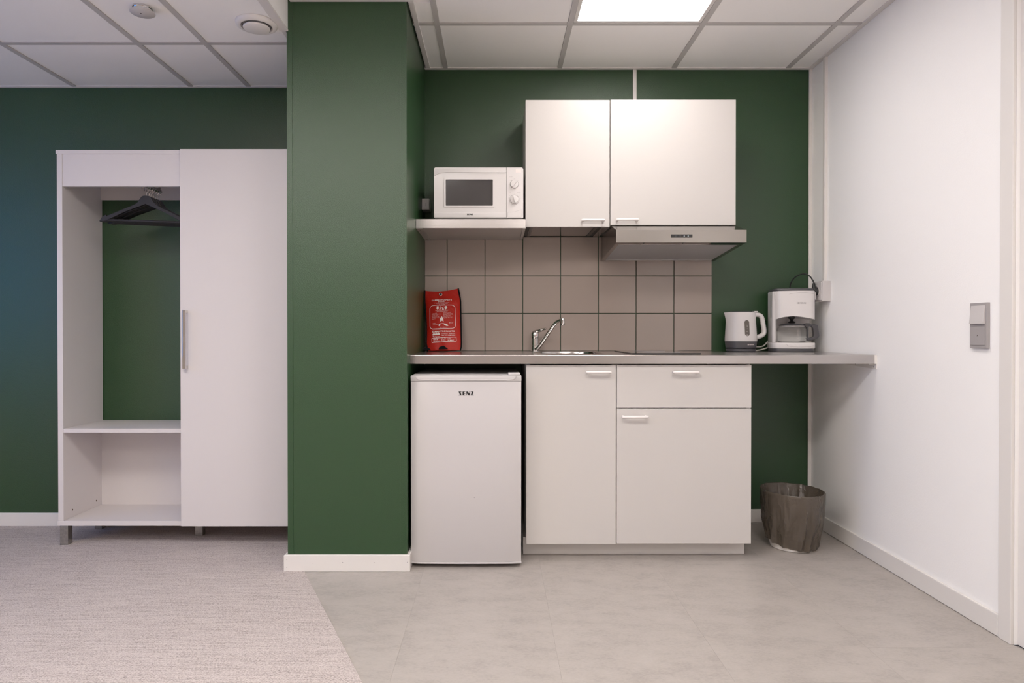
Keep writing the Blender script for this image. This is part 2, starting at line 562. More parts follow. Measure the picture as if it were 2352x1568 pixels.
for nx, nz in ((-0.880, 0.052), (-0.881, 0.020), (-0.770, 0.037), (-0.646, 0.040), (-0.513, 0.039), (-0.374, 0.041)):
    obj('nail_head', lathe([(0.0013, 0.0), (0.0013, 0.0004), (0.0, 0.0004)], (nx, YP - t_, nz), 10, 'y'), M_DGREY, bpil)
bb('baseboard_right', 'white baseboard along the right wall', (XR - 0.012, XR - 0.0003, DY0 + 0.0555, -0.0135, 0.001, 0.075))

# ------------------------------------------------------------------ ceilings
ceil_k = struct('ceiling', box(XP0 - 0.02, XR, YB, 0, ZK + 0.02, ZK + 0.05), M_TILEC, 'white suspended panel ceiling over the kitchen')
ceil_l = struct('ceiling_lowered', box(XL, XP0 - 0.021, YB, YL, ZL + 0.02, ZL + 0.05), M_TILEC, 'lower white suspended panel ceiling over the wardrobe side')
KX = [XP0 + 0.012, -0.267, 0.333, 0.933, 1.533, XR]
KY = [0.0, -0.523] + [-0.523 - 0.6 * i for i in range(1, 9)] + [YB]
LXL = [XL, -3.373, -2.773, -2.173, -1.573, -1.276, XP0 - 0.012]
LYL = [YL] + [-0.605 - 0.6 * i for i in range(0, 9)] + [YB]
L_LED = {(4, 3), (4, 7), (1, 6)}      # column 4 is 0.3 wide: its lights are 0.3 x 1.2
L_SKIP = {(4, 4), (4, 8)}
K_LED = {(2, 1), (2, 4), (2, 7), (0, 4)}  # leftmost column: unseen light added to brighten the inside of the wardrobe

def panel(xa, xb, ya, yb, z, parent):
    g = 0.0125
    obj('ceiling_tile', box(xa + g, xb - g, ya + g, yb - g, z + 0.001, z + 0.018), M_TILEC, parent)

def light_panel(xa, xb, ya, yb, z, label, m=None):
    t = thing('ceiling_light', label, 'light', ((xa + xb) / 2, (ya + yb) / 2, z), group='ceiling lights')
    g = 0.0135
    bm = bmesh.new()
    f = 0.016
    for b_ in ((xa + g, xb - g, ya + g, ya + g + f), (xa + g, xb - g, yb - g - f, yb - g), (xa + g, xa + g + f, ya + g + f, yb - g - f), (xb - g - f, xb - g, ya + g + f, yb - g - f)):
        add_box(bm, *b_, z - 0.001, z + 0.018)
    obj('frame', bm, M_TRIM, t)
    obj('diffuser', box(xa + g + f, xb - g - f, ya + g + f, yb - g - f, z + 0.004, z + 0.012), m or M_LEDE, t)
    return t

for i in range(len(KX) - 1):
    for j in range(len(KY) - 1):
        xa, xb, yb_, ya = KX[i], KX[i + 1], KY[j], KY[j + 1]
        if (i, j) in K_LED:
            lab = {1: 'lit square ceiling light above the kitchen cabinets', 4: 'square ceiling light above the viewer on the kitchen side', 7: 'square ceiling light behind the viewer on the kitchen side'}[j]
            if i == 0:
                lab = 'added, unseen square ceiling light above the viewer, nearest the ceiling step'
            light_panel(xa, xb, ya, yb_, ZK, lab, M_LEDK if j == 1 else None)
            continue
        if i == 0 and j == 0:
            panel(XP1, xb, ya, yb_, ZK, ceil_k)
        elif i == 0 and j == 1:
            panel(XP1, xb, YP, yb_, ZK, ceil_k)
            panel(xa, xb, ya, YP, ZK, ceil_k)
        else:
            panel(xa, xb, ya, yb_, ZK, ceil_k)
for i in range(len(LXL) - 1):
    for j in range(len(LYL) - 1):
        xa, xb, yb_, ya = LXL[i], LXL[i + 1], LYL[j], LYL[j + 1]
        if (i, j) in L_LED:
            lab = {(4, 3): 'long narrow light in the lower ceiling in front of the wardrobe', (4, 7): 'long narrow light in the lower ceiling behind the viewer', (1, 6): 'added, unseen square light in the lower ceiling at the far back left'}[(i, j)]  # the square one is an unseen extra, added to raise the room light
            light_panel(xa, xb, LYL[j + 2] if i == 4 else ya, yb_, ZL, lab)
            continue
        if (i, j) in L_SKIP:
            continue
        panel(xa, xb, ya, yb_, ZL, ceil_l)
gw = 0.012
def bar(parent, x0, x1, y0, y1, z, m=None):
    obj('grid_bar', box(x0, x1, y0, y1, z - 0.0035, z + 0.02), m or M_GRID, parent)
for i, xx in enumerate(KX[1:-1]):
    bar(ceil_k, xx - gw, xx + gw, YB, -0.001, ZK)
for j, yy in enumerate(KY[1:-1]):
    for i in range(len(KX) - 1):
        x0 = KX[i] + (gw if i else 0.0)
        if i == 0 and j == 0: x0 = XP1 + 0.002
        x1 = KX[i + 1] - (gw if i < len(KX) - 2 else 0.002)
        bar(ceil_k, x0, x1, yy - gw, yy + gw, ZK + 0.0005)
for i, xx in enumerate(LXL[1:-1]):
    bar(ceil_l, xx - gw, xx + gw, YB, YL - 0.001, ZL)
for j, yy in enumerate(LYL[1:-1]):
    for i in range(len(LXL) - 1):
        if (i, j) in {(4, 3), (4, 7)}:
            continue
        x0 = LXL[i] + (gw if i else 0.0)
        x1 = LXL[i + 1] - (gw if i < len(LXL) - 2 else -0.009)
        bar(ceil_l, x0, x1, yy - gw, yy + gw, ZL + 0.0005)
# wall angles
def angle(parent, x0, x1, y0, y1, z):
    obj('wall_angle', box(x0, x1, y0, y1, z - 0.004, z + 0.02, 0.0008), M_ANGLE, parent)
angle(ceil_k, XP1 + 0.001, XR - 0.001, -0.024, -0.0005, ZK)
angle(ceil_k, XR - 0.024, XR - 0.0005, YB, -0.0245, ZK)
angle(ceil_k, XP1 + 0.008, XP1 + 0.030, YP - 0.022, -0.0245, ZK)
angle(ceil_k, XP0 + 0.014, XP1 + 0.0075, YP - 0.022, YP - 0.002, ZK)
angle(ceil_l, XL, XP0 - 0.001, YL - 0.02, YL - 0.0005, ZL)
angle(ceil_l, XP0 - 0.024, XP0 - 0.006, YP - 0.02, YL - 0.0205, ZL)
# drop between the two ceiling levels, in front of the pillar
obj('drop_face', box(XP0 - 0.006, XP0 + 0.004, YB, YP - 0.003, ZL - 0.002, ZK + 0.02), M_WHITEWALL, ceil_l)
obj('drop_angle', box(XP0 - 0.030, XP0 + 0.006, YB, YP - 0.003, ZL - 0.006, ZL + 0.002, 0.0008), M_ANGLE, ceil_l)

# ------------------------------------------------------------------ wall tiles above the worktop
tx = [XP1 + 0.0005, -0.2605, -0.0605, 0.1395, 0.3395, 0.5395, 0.7390, 0.9390, 1.1380]
tz = [0.910, 1.1068, 1.3050, 1.5120]
for i in range(8):
    for j in range(3):
        g = 0.0021
        xa = tx[i] + (g if i else 0.0); xb = tx[i + 1] - (g if i < 7 else 0)
        za = tz[j] + (g if j else 0.0); zb = tz[j + 1] - g
        b_ = box(xa, xb, -0.0085, -0.0002, za, zb, 0.0016, 2)
        rot = Matrix.Rotation(math.radians(random.uniform(-0.12, 0.12)), 4, 'Z') @ Matrix.Rotation(math.radians(random.uniform(-0.12, 0.12)), 4, 'X')
        o = obj('tile', b_, M_TILE, wall_back)
        o.rotation_euler = rot.to_euler()

# ------------------------------------------------------------------ wardrobe
wd = thing('wardrobe', 'white wardrobe, half open shelves and half closed door, left of the green pillar', 'wardrobe', (-1.477, -0.24, 0.004))
WF, WB = -0.400, YL - 0.003
obj('side_panel', box(-2.065, -2.040, WF, WB, 0.1185, 1.845, 0.0008), M_WARD, wd)
obj('side_panel', box(-0.910, -0.887, WF, WB, 0.1185, 1.845, 0.0008), M_WARD, wd)
obj('divider_panel', box(-1.478, -1.456, WF + 0.002, WB, 0.1185, 1.845, 0.0008), M_WARD, wd)
obj('top_panel', box(-2.069, -0.885, WF - 0.002, WB, 1.845, 1.863, 0.0012), M_WARD, wd)
obj('valance', box(-2.040, -1.478, WF + 0.002, WF + 0.020, 1.693, 1.845, 0.0008), M_WARD, wd)
obj('bottom_panel', box(-2.069, -0.887, WF - 0.002, WB, 0.0955, 0.1185, 0.0012), M_WARD, wd)
obj('shelf', box(-2.040, -1.478, WF + 0.001, WB - 0.001, 0.534, 0.553, 0.0008), M_WARD, wd)
obj('back_rail', box(-2.040, -1.478, WB - 0.014, WB - 0.002, 1.690, 1.845, 0.0008), M_WARD, wd)
obj('back_panel', box(-2.040, -1.478, WB - 0.014, WB - 0.002, 0.1185, 0.534), M_WARD, wd)
obj('back_panel', box(-1.456, -0.910, WB - 0.008, WB - 0.002, 0.1185, 1.845), M_WARD, wd)
dr = obj('door', box(-1.477, -0.887, WF - 0.021, WF - 0.003, 0.0985, 1.862, 0.0012), M_WARD, wd)
bm = bmesh.new()
add_box(bm, -1.455, -1.440, -0.452, -0.444, 0.838, 1.110, 0.0015)
add_box(bm, -1.449, -1.441, -0.444, -0.4215, 1.096, 1.110, 0.001)
add_box(bm, -1.449, -1.441, -0.444, -0.4215, 0.838, 0.852, 0.001)
tag(obj('handle', bm, M_CHROME, dr), 'slim vertical chrome bar handle')
for (lx, ly) in ((-2.040, -0.382), (-2.030, -0.125), (-1.467, -0.240), (-0.915, -0.382), (-0.915, -0.125)):
    obj('leg', box(lx - 0.019, lx + 0.019, ly - 0.016, ly + 0.019, 0.0045, 0.0955, 0.002), M_LEG, wd)
for (hy, hz) in ((-0.333, 0.153), (-0.139, 0.149)):
    obj('shelf_pin_hole', lathe([(0.0045, 0), (0.0045, 0.0012), (0.0, 0.0012)], (-2.0397, hy, hz), 14, 'x'), M_HOLE, wd)
for o in list(wd.children):
    if o.name.startswith('shelf_pin_hole'):
        o.rotation_euler.z = PI
RX, RZ = -1.664, 1.7025
bm = tube([(RX, WF + 0.021, RZ), (RX, -0.225, RZ)], 0.008, 12)
add_tube(bm, [(RX, -0.235, RZ), (RX, -0.235, 1.8448)], 0.006, 10)
add_tube(bm, [(RX, -0.229, RZ), (RX, -0.241, RZ)], 0.010, 12)
obj('clothes_rail', bm, M_STEEL, wd, True)

# coat hangers
def make_hanger():
    t = thing('coat_hanger', 'x', 'hanger', (0, 0, 0), group='black coat hangers in the wardrobe', local=True)
    up = [(0.0, 0.0), (0.014, -0.0015), (0.023, -0.007), (0.030, -0.018), (0.040, -0.033), (0.056, -0.045), (0.085, -0.058), (0.150, -0.086), (0.188, -0.103), (0.190, -0.097), (0.198, -0.099), (0.210, -0.110), (0.221, -0.127)]
    low = [(0.219, -0.131), (0.205, -0.129), (0.190, -0.126), (0.10, -0.081), (0.0, -0.041)]
    right = up + low
    left = [(-x, z) for x, z in right[1:-1]][::-1]
    obj('body', prism(right + left, 'y', -0.006, 0.006, 0.0025), M_HANG, t)
    obj('trouser_bar', tube([(-0.197, 0, -0.121), (0.197, 0, -0.121)], 0.0062, 10), M_HANG, t, True)
    pts = [(0, 0, -0.004), (0, 0, 0.011), (0.002, 0, 0.014), (0.0155, 0, 0.029)] + [(-0.004 + 0.021 * math.cos(a), 0, 0.036 + 0.021 * math.sin(a)) for a in [math.radians(d) for d in range(-12, 205, 12)]]
    obj('hook', tube(pts, 0.0016, 8), M_CHROME, t, True)
    return t
h0 = make_hanger()
HL = ['black wooden coat hanger at the front of the wardrobe rail', 'second black coat hanger from the front of the wardrobe rail',
      'third black coat hanger from the front of the wardrobe rail', 'fourth black coat hanger from the front of the wardrobe rail',
      'fifth black coat hanger, second from the back of the rail', 'rearmost black coat hanger, nearest the green wall']
for i in range(6):
    h = h0 if i == 0 else copy_tree(h0)
    h.location = (RX + 0.004, -0.369 + 0.021 * i + (0.003 if i in (1, 3) else 0), RZ + 0.008 + 0.0016 - 0.057)
    h.rotation_euler = (0, math.radians(2.3 + 0.25 * (i % 3)), math.radians([-2.0, -2.6, -1.8, -2.4, -1.5, -2.2][i]))
    h['label'] = HL[i]

# ------------------------------------------------------------------ smoke detector, ceiling vent
t = thing('smoke_detector', 'round white smoke detector with a chrome neck on the lower ceiling', 'smoke detector', (-1.382, -0.928, ZL))
obj('neck', lathe([(0.036, 0.001), (0.036, -0.005), (0.033, -0.007), (0.036, -0.010), (0.036, -0.018), (0.0, -0.018)], (-1.382, -0.928, ZL), 40), M_CHROME, t, True)
cap = obj('cap', lathe([(0.0, -0.018), (0.043, -0.018), (0.0455, -0.0195), (0.0455, -0.022), (0.042, -0.0245), (0.0, -0.025)], (-1.382, -0.928, ZL), 48), M_LGREY, t, True)
obj('test_button', lathe([(0.0026, 0.0), (0.0026, -0.0006), (0.0, -0.0006)], (-1.386, -0.933, ZL - 0.0249), 14), M_INK, cap)
t = thing('ceiling_vent', 'round white air valve in the ceiling beside the pillar', 'vent', (-0.984, -0.795, ZL))
vc = (-0.984, -0.795, ZL + 0.0)
obj('outer_ring', lathe([(0.060, 0.0), (0.083, 0.0), (0.083, -0.006), (0.079, -0.013), (0.070, -0.017), (0.0625, -0.016), (0.060, -0.010)], vc, 56, close_ends=False), M_TRIM, t, True)
obj('throat', lathe([(0.0605, -0.010), (0.058, -0.0005), (0.0, -0.0005)], vc, 40, close_ends=False), M_MGREY, t, True)
obj('disc', lathe([(0.0, -0.0006), (0.035, -0.0006), (0.046, -0.012), (0.0535, -0.019), (0.052, -0.0235), (0.045, -0.026), (0.0, -0.0275)], vc, 48), M_TRIM, t, True)

# ------------------------------------------------------------------ base cabinets
def handle_bar(x0, x1, yd, z, parent, reach=0.030, label=None):
    """bow handle: bar in front of the face at yd, with two feet"""
    bm = bmesh.new()
    pts = [(x0 + 0.006, yd, z - 0.001), (x0 + 0.005, yd - reach * 0.55, z), (x0 + 0.003, yd - reach * 0.9, z), (x0 + 0.009, yd - reach, z),
           (x1 - 0.009, yd - reach, z), (x1 - 0.003, yd - reach * 0.9, z), (x1 - 0.005, yd - reach * 0.55, z), (x1 - 0.006, yd, z - 0.001)]
    add_tube(bm, pts, [0.0055, 0.005, 0.0055, 0.0058, 0.0058, 0.0055, 0.005, 0.0055], 12)
    o = obj('handle', bm, M_HANDLEW, parent, True)
    return o

def base_cabinet(name, label, x0, x1):
    t = thing(name, label, 'cabinet', ((x0 + x1) / 2, -0.3, 0.075), group='white kitchen base cabinets')
    z0, z1, yf, yb = 0.0765, 0.8685, -0.581, -0.02
    obj('side_panel', box(x0, x0 + 0.016, yf, yb, z0, z1), M_LAM, t)
    obj('side_panel', box(x1 - 0.016, x1, yf, yb, z0, z1), M_LAM, t)
    obj('bottom_panel', box(x0 + 0.016, x1 - 0.016, yf, yb, z0, z0 + 0.016), M_LAM, t)
    obj('back_panel', box(x0 + 0.016, x1 - 0.016, yb - 0.006, yb, z0 + 0.016, z1), M_LAM, t)
    return t
c1 = base_cabinet('base_cabinet', 'narrow white base cabinet with one tall door, under the sink', 0.1325, 0.5300)
d = obj('door', box(0.1325, 0.5278, -0.600, -0.582, 0.0720, 0.8630, 0.0012), M_LAM, c1)
handle_bar(0.3945, 0.5015, -0.600, 0.833, d)
c2 = base_cabinet('base_cabinet', 'wide white base cabinet with a drawer above a door, beside the waste bin', 0.5305, 1.1255)
d = obj('drawer', box(0.5318, 1.1250, -0.600, -0.582, 0.6745, 0.8640, 0.0012), M_LAM, c2)
handle_bar(0.7745, 0.8850, -0.600, 0.833, d)
d = obj('door', box(0.5318, 1.1250, -0.600, -0.582, 0.0740, 0.6690, 0.0012), M_LAM, c2)
handle_bar(0.5520, 0.6640, -0.600, 0.637, d)
tag(obj('plinth', box(0.1215, 1.1265, -0.515, -0.03, 0.0002, 0.0763, 0.001), M_TRIM), 'white plinth board under the base cabinets', 'plinth')

# ------------------------------------------------------------------ worktop with sink
X0, X1 = XP1 + 0.0008, 1.6555
YF, YBK = -0.620, -0.0005
ZT, ZBt = 0.9085, 0.8690
SX, SY, SRX, SRY = 0.347, -0.335, 0.160, 0.168
ct = thing('worktop', 'long stainless steel worktop with an inset sink', 'worktop', (0.64, -0.31, ZBt))
bm = bmesh.new()
outer = [(X0, YF + 0.004), (X1, YF + 0.004), (X1, YBK), (X0, YBK)]
seg = 48
inner = [(SX + SRX * math.copysign(abs(math.cos(2 * PI * i / seg)) ** 0.8, math.cos(2 * PI * i / seg)), SY + SRY * math.copysign(abs(math.sin(2 * PI * i / seg)) ** 0.8, math.sin(2 * PI * i / seg))) for i in range(seg)]
ov = [bm.verts.new((p[0], p[1], ZT)) for p in outer]
iv = [bm.verts.new((p[0], p[1], ZT)) for p in inner]
es = [bm.edges.new((ov[i], ov[(i + 1) % 4])) for i in range(4)] + [bm.edges.new((iv[i], iv[(i + 1) % seg])) for i in range(seg)]
bmesh.ops.triangle_fill(bm, use_beauty=True, use_dissolve=False, edges=es)
for f in bm.faces:
    if f.normal.z < 0: f.normal_flip()
# rolled front edge and apron
prof = [(YF + 0.004, ZT), (YF + 0.0012, ZT - 0.0012), (YF, ZT - 0.004), (YF, ZBt + 0.001), (YF + 0.001, ZBt), (YF + 0.018, ZBt), (YF + 0.018, ZBt + 0.006)]
A = [bm.verts.new((X0, p[0], p[1])) for p in prof[1:]]
B = [bm.verts.new((X1, p[0], p[1])) for p in prof[1:]]
A = [ov[0]] + A; B = [ov[1]] + B
for i in range(len(prof) - 1):
    bm.faces.new((A[i], B[i], B[i + 1], A[i + 1]))
obj('top_sheet', bm, M_STEEL, ct, recalc=False)
bm = bmesh.new()
add_box(bm, X0 + 0.001, X1 - 0.001, YF + 0.0185, SY - SRY - 0.012, ZBt + 0.0005, ZT - 0.0012)
add_box(bm, X0 + 0.001, X1 - 0.001, SY + SRY + 0.012, YBK, ZBt + 0.0005, ZT - 0.0012)
add_box(bm, X0 + 0.001, SX - SRX - 0.012, SY - SRY - 0.012, SY + SRY + 0.012, ZBt + 0.0005, ZT - 0.0012)
add_box(bm, SX + SRX + 0.012, X1 - 0.001, SY - SRY - 0.012, SY + SRY + 0.012, ZBt + 0.0005, ZT - 0.0012)
obj('core_board', bm, M_LGREY, ct)
bm = bmesh.new()
prev = None
for (s, z) in ((1.035, 0.0003), (1.02, 0.0018), (1.0, 0.0012), (0.985, -0.006), (0.95, -0.06), (0.90, -0.125), (0.78, -0.145), (0.15, -0.15)):
    ring = [bm.verts.new((SX + (p[0] - SX) * s, SY + (p[1] - SY) * s, ZT + z)) for p in inner]
    if prev:
        for i in range(seg):
            bm.faces.new((prev[i], prev[(i + 1) % seg], ring[(i + 1) % seg], ring[i]))
    prev = ring
bm.faces.new(prev)
snk = obj('sink_bowl', bm, M_STEEL2, ct, True)
obj('drain', lathe([(0.030, 0.0005), (0.030, 0.003), (0.022, 0.003), (0.018, 0.001), (0.0, 0.001)], (SX, SY, ZT - 0.15), 24), M_CHROME, snk, True)
# end bracket under the worktop on the right wall
bm = bmesh.new()
add_prism(bm, [(-0.622, 0.8688), (-0.20, 0.8688), (-0.20, 0.862), (-0.612, 0.846), (-0.622, 0.846)], 'x', XR - 0.0035, XR - 0.0005)
add_box(bm, XR - 0.030, XR - 0.0035, -0.61, -0.20, 0.8655, 0.8686)
add_box(bm, XR - 0.0114, XR - 0.0006, -0.6225, -0.6200, 0.8690, 0.9080)
br = thing('shelf_bracket', 'white metal bracket on the right wall under the worktop end', 'bracket', (XR - 0.01, -0.4, 0.846))
obj('bracket_plate', bm, M_TRIM, br)
for yy, zz in ((-0.603, 0.855), (-0.45, 0.8615)):
    obj('screw', lathe([(0.003, 0), (0.003, 0.0008), (0, 0.0012)], (XR - 0.0035, yy, zz), 10, 'x'), M_CHROME, br, True)

# ------------------------------------------------------------------ faucet
fx, fy = 0.2005, -0.078
t = thing('faucet', 'chrome single-lever kitchen tap behind the sink', 'tap', (fx, fy, ZT))
bp_ = obj('body', lathe([(0.0, 0.0003), (0.0235, 0.0003), (0.0235, 0.003), (0.0195, 0.005), (0.0195, 0.028), (0.0205, 0.029), (0.0205, 0.031), (0.0195, 0.032), (0.0188, 0.066), (0.0, 0.066)], (fx, fy, ZT), 32), M_CHROME, t, True)
lev = bmesh.new()
add_lathe(lev, [(0.0, 0.067), (0.0200, 0.067), (0.0212, 0.075), (0.0205, 0.092), (0.017, 0.103), (0.009, 0.1085), (0.0, 0.110)], (fx, fy, ZT), 32)
add_tube(lev, spline([(fx - 0.004, fy, ZT + 0.098), (fx + 0.016, fy - 0.012, ZT + 0.105), (fx + 0.038, fy - 0.026, ZT + 0.113), (fx + 0.054, fy - 0.036, ZT + 0.1175)], 6), [0.011] * 6 + [0.0085] * 6 + [0.006] * 6 + [0.0055], 12, flat=1.3)
lv = obj('lever', lev, M_CHROME, t, True)
obj('hot_mark', lathe([(0.0028, 0), (0.0028, 0.0008), (0, 0.0008)], (fx + 0.008, fy - 0.0196, ZT + 0.085), 12, 'y'), mat('red_mark', (0.5, 0.01, 0.01), 0.3), lv)
sp = [(fx + 0.004, fy - 0.012, ZT + 0.012), (fx + 0.018, fy - 0.024, ZT + 0.024), (fx + 0.050, fy - 0.055, ZT + 0.072), (fx + 0.078, fy - 0.082, ZT + 0.117), (fx + 0.097, fy - 0.100, ZT + 0.144), (fx + 0.114, fy - 0.116, ZT + 0.157), (fx + 0.127, fy - 0.128, ZT + 0.160)]
spp = spline(sp, 6)
so = obj('spout', tube(spp, [0.0105 - 0.002 * i / len(spp) for i in range(len(spp))], 14, flat=1.15), M_CHROME, t, True)
obj('aerator', lathe([(0.0, -0.020), (0.0105, -0.020), (0.0118, -0.017), (0.0118, 0.002), (0.0108, 0.003), (0.0118, 0.004), (0.0118, 0.012), (0.010, 0.0145), (0.0, 0.0145)], (fx + 0.130, fy - 0.131, ZT + 0.153), 24), M_CHROME, so, True)

# ------------------------------------------------------------------ hob
hb = thing('hob', 'narrow black glass two-zone hob let into the worktop', 'hob', (0.762, -0.33, ZT))
obj('glass_plate', box(0.608, 0.916, -0.556, -0.10, ZT + 0.0004, ZT + 0.0058, 0.0015), M_BLACKG, hb)
for yy, rr in ((-0.215, 0.075), (-0.420, 0.095)):
    bm = torus((0.762, yy, ZT + 0.0058), rr, 0.0006, 'z', 40, 6)
    obj('zone_ring', bm, M_MGREY, hb)

# ------------------------------------------------------------------ fridge
FX0, FX1 = -0.3655, 0.1065
fr = thing('mini_fridge', 'small white refrigerator under the left end of the worktop', 'refrigerator', (-0.13, -0.45, 0.0), group=None)
obj('cabinet_body', box(FX0 + 0.004, FX1 - 0.004, -0.645, -0.16, 0.030, 0.819, 0.004), M_GLOSSW, fr)
def door_poly(x0, x1, yb, yf, bow, n=12, rr=0.006):
    P = [(x1, yb), (x0, yb)]
    for i in range(n + 1):
        u = i / n
        xx = x0 + (x1 - x0) * u
        e = min(xx - x0, x1 - xx)
        rnd = 0 if e >= rr else rr - math.sqrt(max(0, rr * rr - (rr - e) ** 2))
        P.append((xx, yf - bow * (1 - (2 * u - 1) ** 2) + rnd))
    return P
dpoly = door_poly(FX0, FX1, -0.648, -0.692, 0.005)
dd = obj('door', prism(dpoly, 'z', 0.026, 0.797, 0.001), M_GLOSSW, fr, True)
hpoly = door_poly(FX0 - 0.001, FX1 + 0.001, -0.648, -0.694, 0.005)
ht = obj('top_grip', prism(hpoly, 'z', 0.7975, 0.8225, 0.003), M_GLOSSW, dd, True)
gp = [(FX0 + 0.022, -0.6965, 0.8205), (FX0 + 0.028, -0.6975, 0.811), (FX0 + 0.042, -0.698, 0.8055), (FX0 + 0.12, -0.6995, 0.8045), (-0.13, -0.7005, 0.8040), (FX1 - 0.12, -0.6995, 0.8045), (FX1 - 0.042, -0.698, 0.8065), (FX1 - 0.028, -0.6975, 0.812), (FX1 - 0.022, -0.6965, 0.8205)]
obj('grip_ridge', tube(spline(gp, 5), 0.0022, 8), M_GLOSSW, ht, True)
obj('bottom_edge', prism(door_poly(FX0, FX1 + 0.001, -0.648, -0.695, 0.005), 'z', 0.018, 0.0255, 0.001), M_GLOSSW, dd, True)
obj('logo', senz_logo(-0.1287, -0.6979, 0.746, 0.0165), M_INK, dd, recalc=False)
obj('hinge_cover', box(FX1 - 0.056, FX1 - 0.004, -0.690, -0.625, 0.8226, 0.8335, 0.004), M_GLOSSW, fr)
obj('top_board', box(FX0 + 0.004, FX1 - 0.004, -0.645, -0.160, 0.8192, 0.8245, 0.002), M_GLOSSW, fr)
for xx in (FX0 + 0.035, FX1 - 0.035):
    for yy in (-0.615, -0.20):
        obj('foot', lathe([(0.0, 0.0003), (0.016, 0.0003), (0.016, 0.010), (0.009, 0.012), (0.009, 0.0305), (0, 0.0305)], (xx, yy, 0), 18), M_BLACK, fr, True)
for i in range(2):
    obj('scuff', lathe([(0.0013, 0), (0.0013, 0.0004), (0, 0.0004)], (-0.0985 + 0.006 * i, -0.6968, 0.301), 8, 'y'), M_DGREY, dd)

# ------------------------------------------------------------------ upper cabinets
UF = -0.345
u1 = thing('wall_cabinet', 'narrow white wall cabinet above the sink, beside the microwave', 'cabinet', (0.34, -0.17, 1.511), group='white kitchen wall cabinets')
obj('body', box(0.1396, 0.5425, UF + 0.019, -0.0005, 1.5185, 2.1160), M_LAM, u1)
d = obj('door', box(0.1396, 0.5415, UF, UF + 0.018, 1.5110, 2.1165, 0.0012), M_LAM, u1)
handle_bar(0.4060, 0.5140, UF, 1.5400, d, 0.026)
tr = obj('drip_tray', box(0.176, 0.470, UF + 0.022, -0.012, 1.5125, 1.5183), M_STEEL2, u1)
for xx, s in ((0.142, 1), (0.472, -1)):
    v = obj('vent_strip', box(xx, xx + 0.034, UF + 0.022, -0.012, 1.5130, 1.5183), M_BLACK, u1)
    for k in range(3):
        a = xx + (0.020 + 0.005 * k if s > 0 else 0.004 + 0.005 * k)
        obj('slat', box(a, a + 0.002, UF + 0.026, -0.02, 1.5112, 1.5129), M_STEEL2, v)
obj('end_strip', box(0.507, 0.541, UF + 0.022, -0.012, 1.5110, 1.5183, 0.001), M_STEEL, u1)
u2 = thing('wall_cabinet', 'wide white wall cabinet above the extractor hood', 'cabinet', (0.845, -0.17, 1.520), group='white kitchen wall cabinets')
obj('body', box(0.5450, 1.1440, UF + 0.019, -0.0005, 1.5200, 2.1170), M_LAM, u2)
d = obj('door', box(0.5455, 1.1445, UF, UF + 0.018, 1.5200, 2.1180, 0.0012), M_LAM, u2)
handle_bar(0.5710, 0.6760, UF, 1.5420, d, 0.026)

# ------------------------------------------------------------------ extractor hood
HX0, HX1 = 0.5500, 1.1485
hd = thing('extractor_hood', 'stainless steel extractor hood under the wide wall cabinet', 'extractor hood', (0.85, -0.24, 1.382))
HF = -0.475
def hz(y): return 1.419 + (1.382 - 1.419) * (y - HF) / (-0.010 - HF)
# shell: front, sloping top, two sides, back strip (open underneath, filter inside)
bm = bmesh.new()
side = [(-0.010, 1.382), (HF, 1.419), (HF, 1.477), (UF + 0.012, 1.5192), (-0.010, 1.5192)]
add_prism(bm, side, 'x', HX0, HX0 + 0.0015)
add_prism(bm, side, 'x', HX1 - 0.0015, HX1)
add_prism(bm, [(HF, 1.419), (HF, 1.477), (UF + 0.012, 1.5192), (UF + 0.013, 1.518), (HF + 0.0015, 1.476), (HF + 0.0015, 1.419)], 'x', HX0 + 0.0015, HX1 - 0.0015)
# inner fold round the opening
for (xa, xb, ya, yb) in ((HX0 + 0.0015, HX0 + 0.020, HF + 0.0015, -0.010), (HX1 - 0.020, HX1 - 0.0015, HF + 0.0015, -0.010)):
    add_prism(bm, [(ya, hz(ya) + 0.0005), (yb, hz(yb) + 0.0005), (yb, hz(yb) + 0.003), (ya, hz(ya) + 0.003)], 'x', xa, xb)
for (ya, yb) in ((HF + 0.0015, HF + 0.045), (-0.032, -0.010)):
    add_prism(bm, [(ya, hz(ya) + 0.0005), (yb, hz(yb) + 0.0005), (yb, hz(yb) + 0.003), (ya, hz(ya) + 0.003)], 'x', HX0 + 0.020, HX1 - 0.020)
obj('shell', bm, M_HOOD, hd)
bm = bmesh.new()
ya, yb = HF + 0.045, -0.032
add_prism(bm, [(ya, hz(ya) + 0.002), (yb, hz(yb) + 0.002), (yb, hz(yb) + 0.006), (ya, hz(ya) + 0.006)], 'x', HX0 + 0.020, HX1 - 0.020)
fl = obj('grease_filter', bm, M_FILTER, hd)
for yy in (ya + 0.002, yb - 0.010):
    obj('filter_edge', prism([(yy, hz(yy) - 0.0003), (yy + 0.008, hz(yy + 0.008) - 0.0003), (yy + 0.008, hz(yy) + 0.0018), (yy, hz(yy) + 0.0018)], 'x', HX0 + 0.022, HX1 - 0.022), M_STEEL, fl)
add = lambda y: hz(y) - 0.0008
bm = bmesh.new()
add_prism(bm, [(HF + 0.006, add(HF + 0.006)), (HF + 0.040, add(HF + 0.040)), (HF + 0.040, add(HF + 0.040) + 0.002), (HF + 0.006, add(HF + 0.006) + 0.002)], 'x', HX1 - 0.16, HX1 - 0.012)
obj('lamp_cover', bm, M_BLACKG, hd)
for xx in (0.68, 0.86):
    obj('seam', box(xx, xx + 0.0015, HF + 0.004, HF + 0.040, 1.4165, 1.4185), M_DARKIN, hd)
pn = obj('control_panel', box(0.8015, 0.9000, HF - 0.0014, HF + 0.001, 1.4415, 1.4560, 0.0004), M_BLACKG, hd)
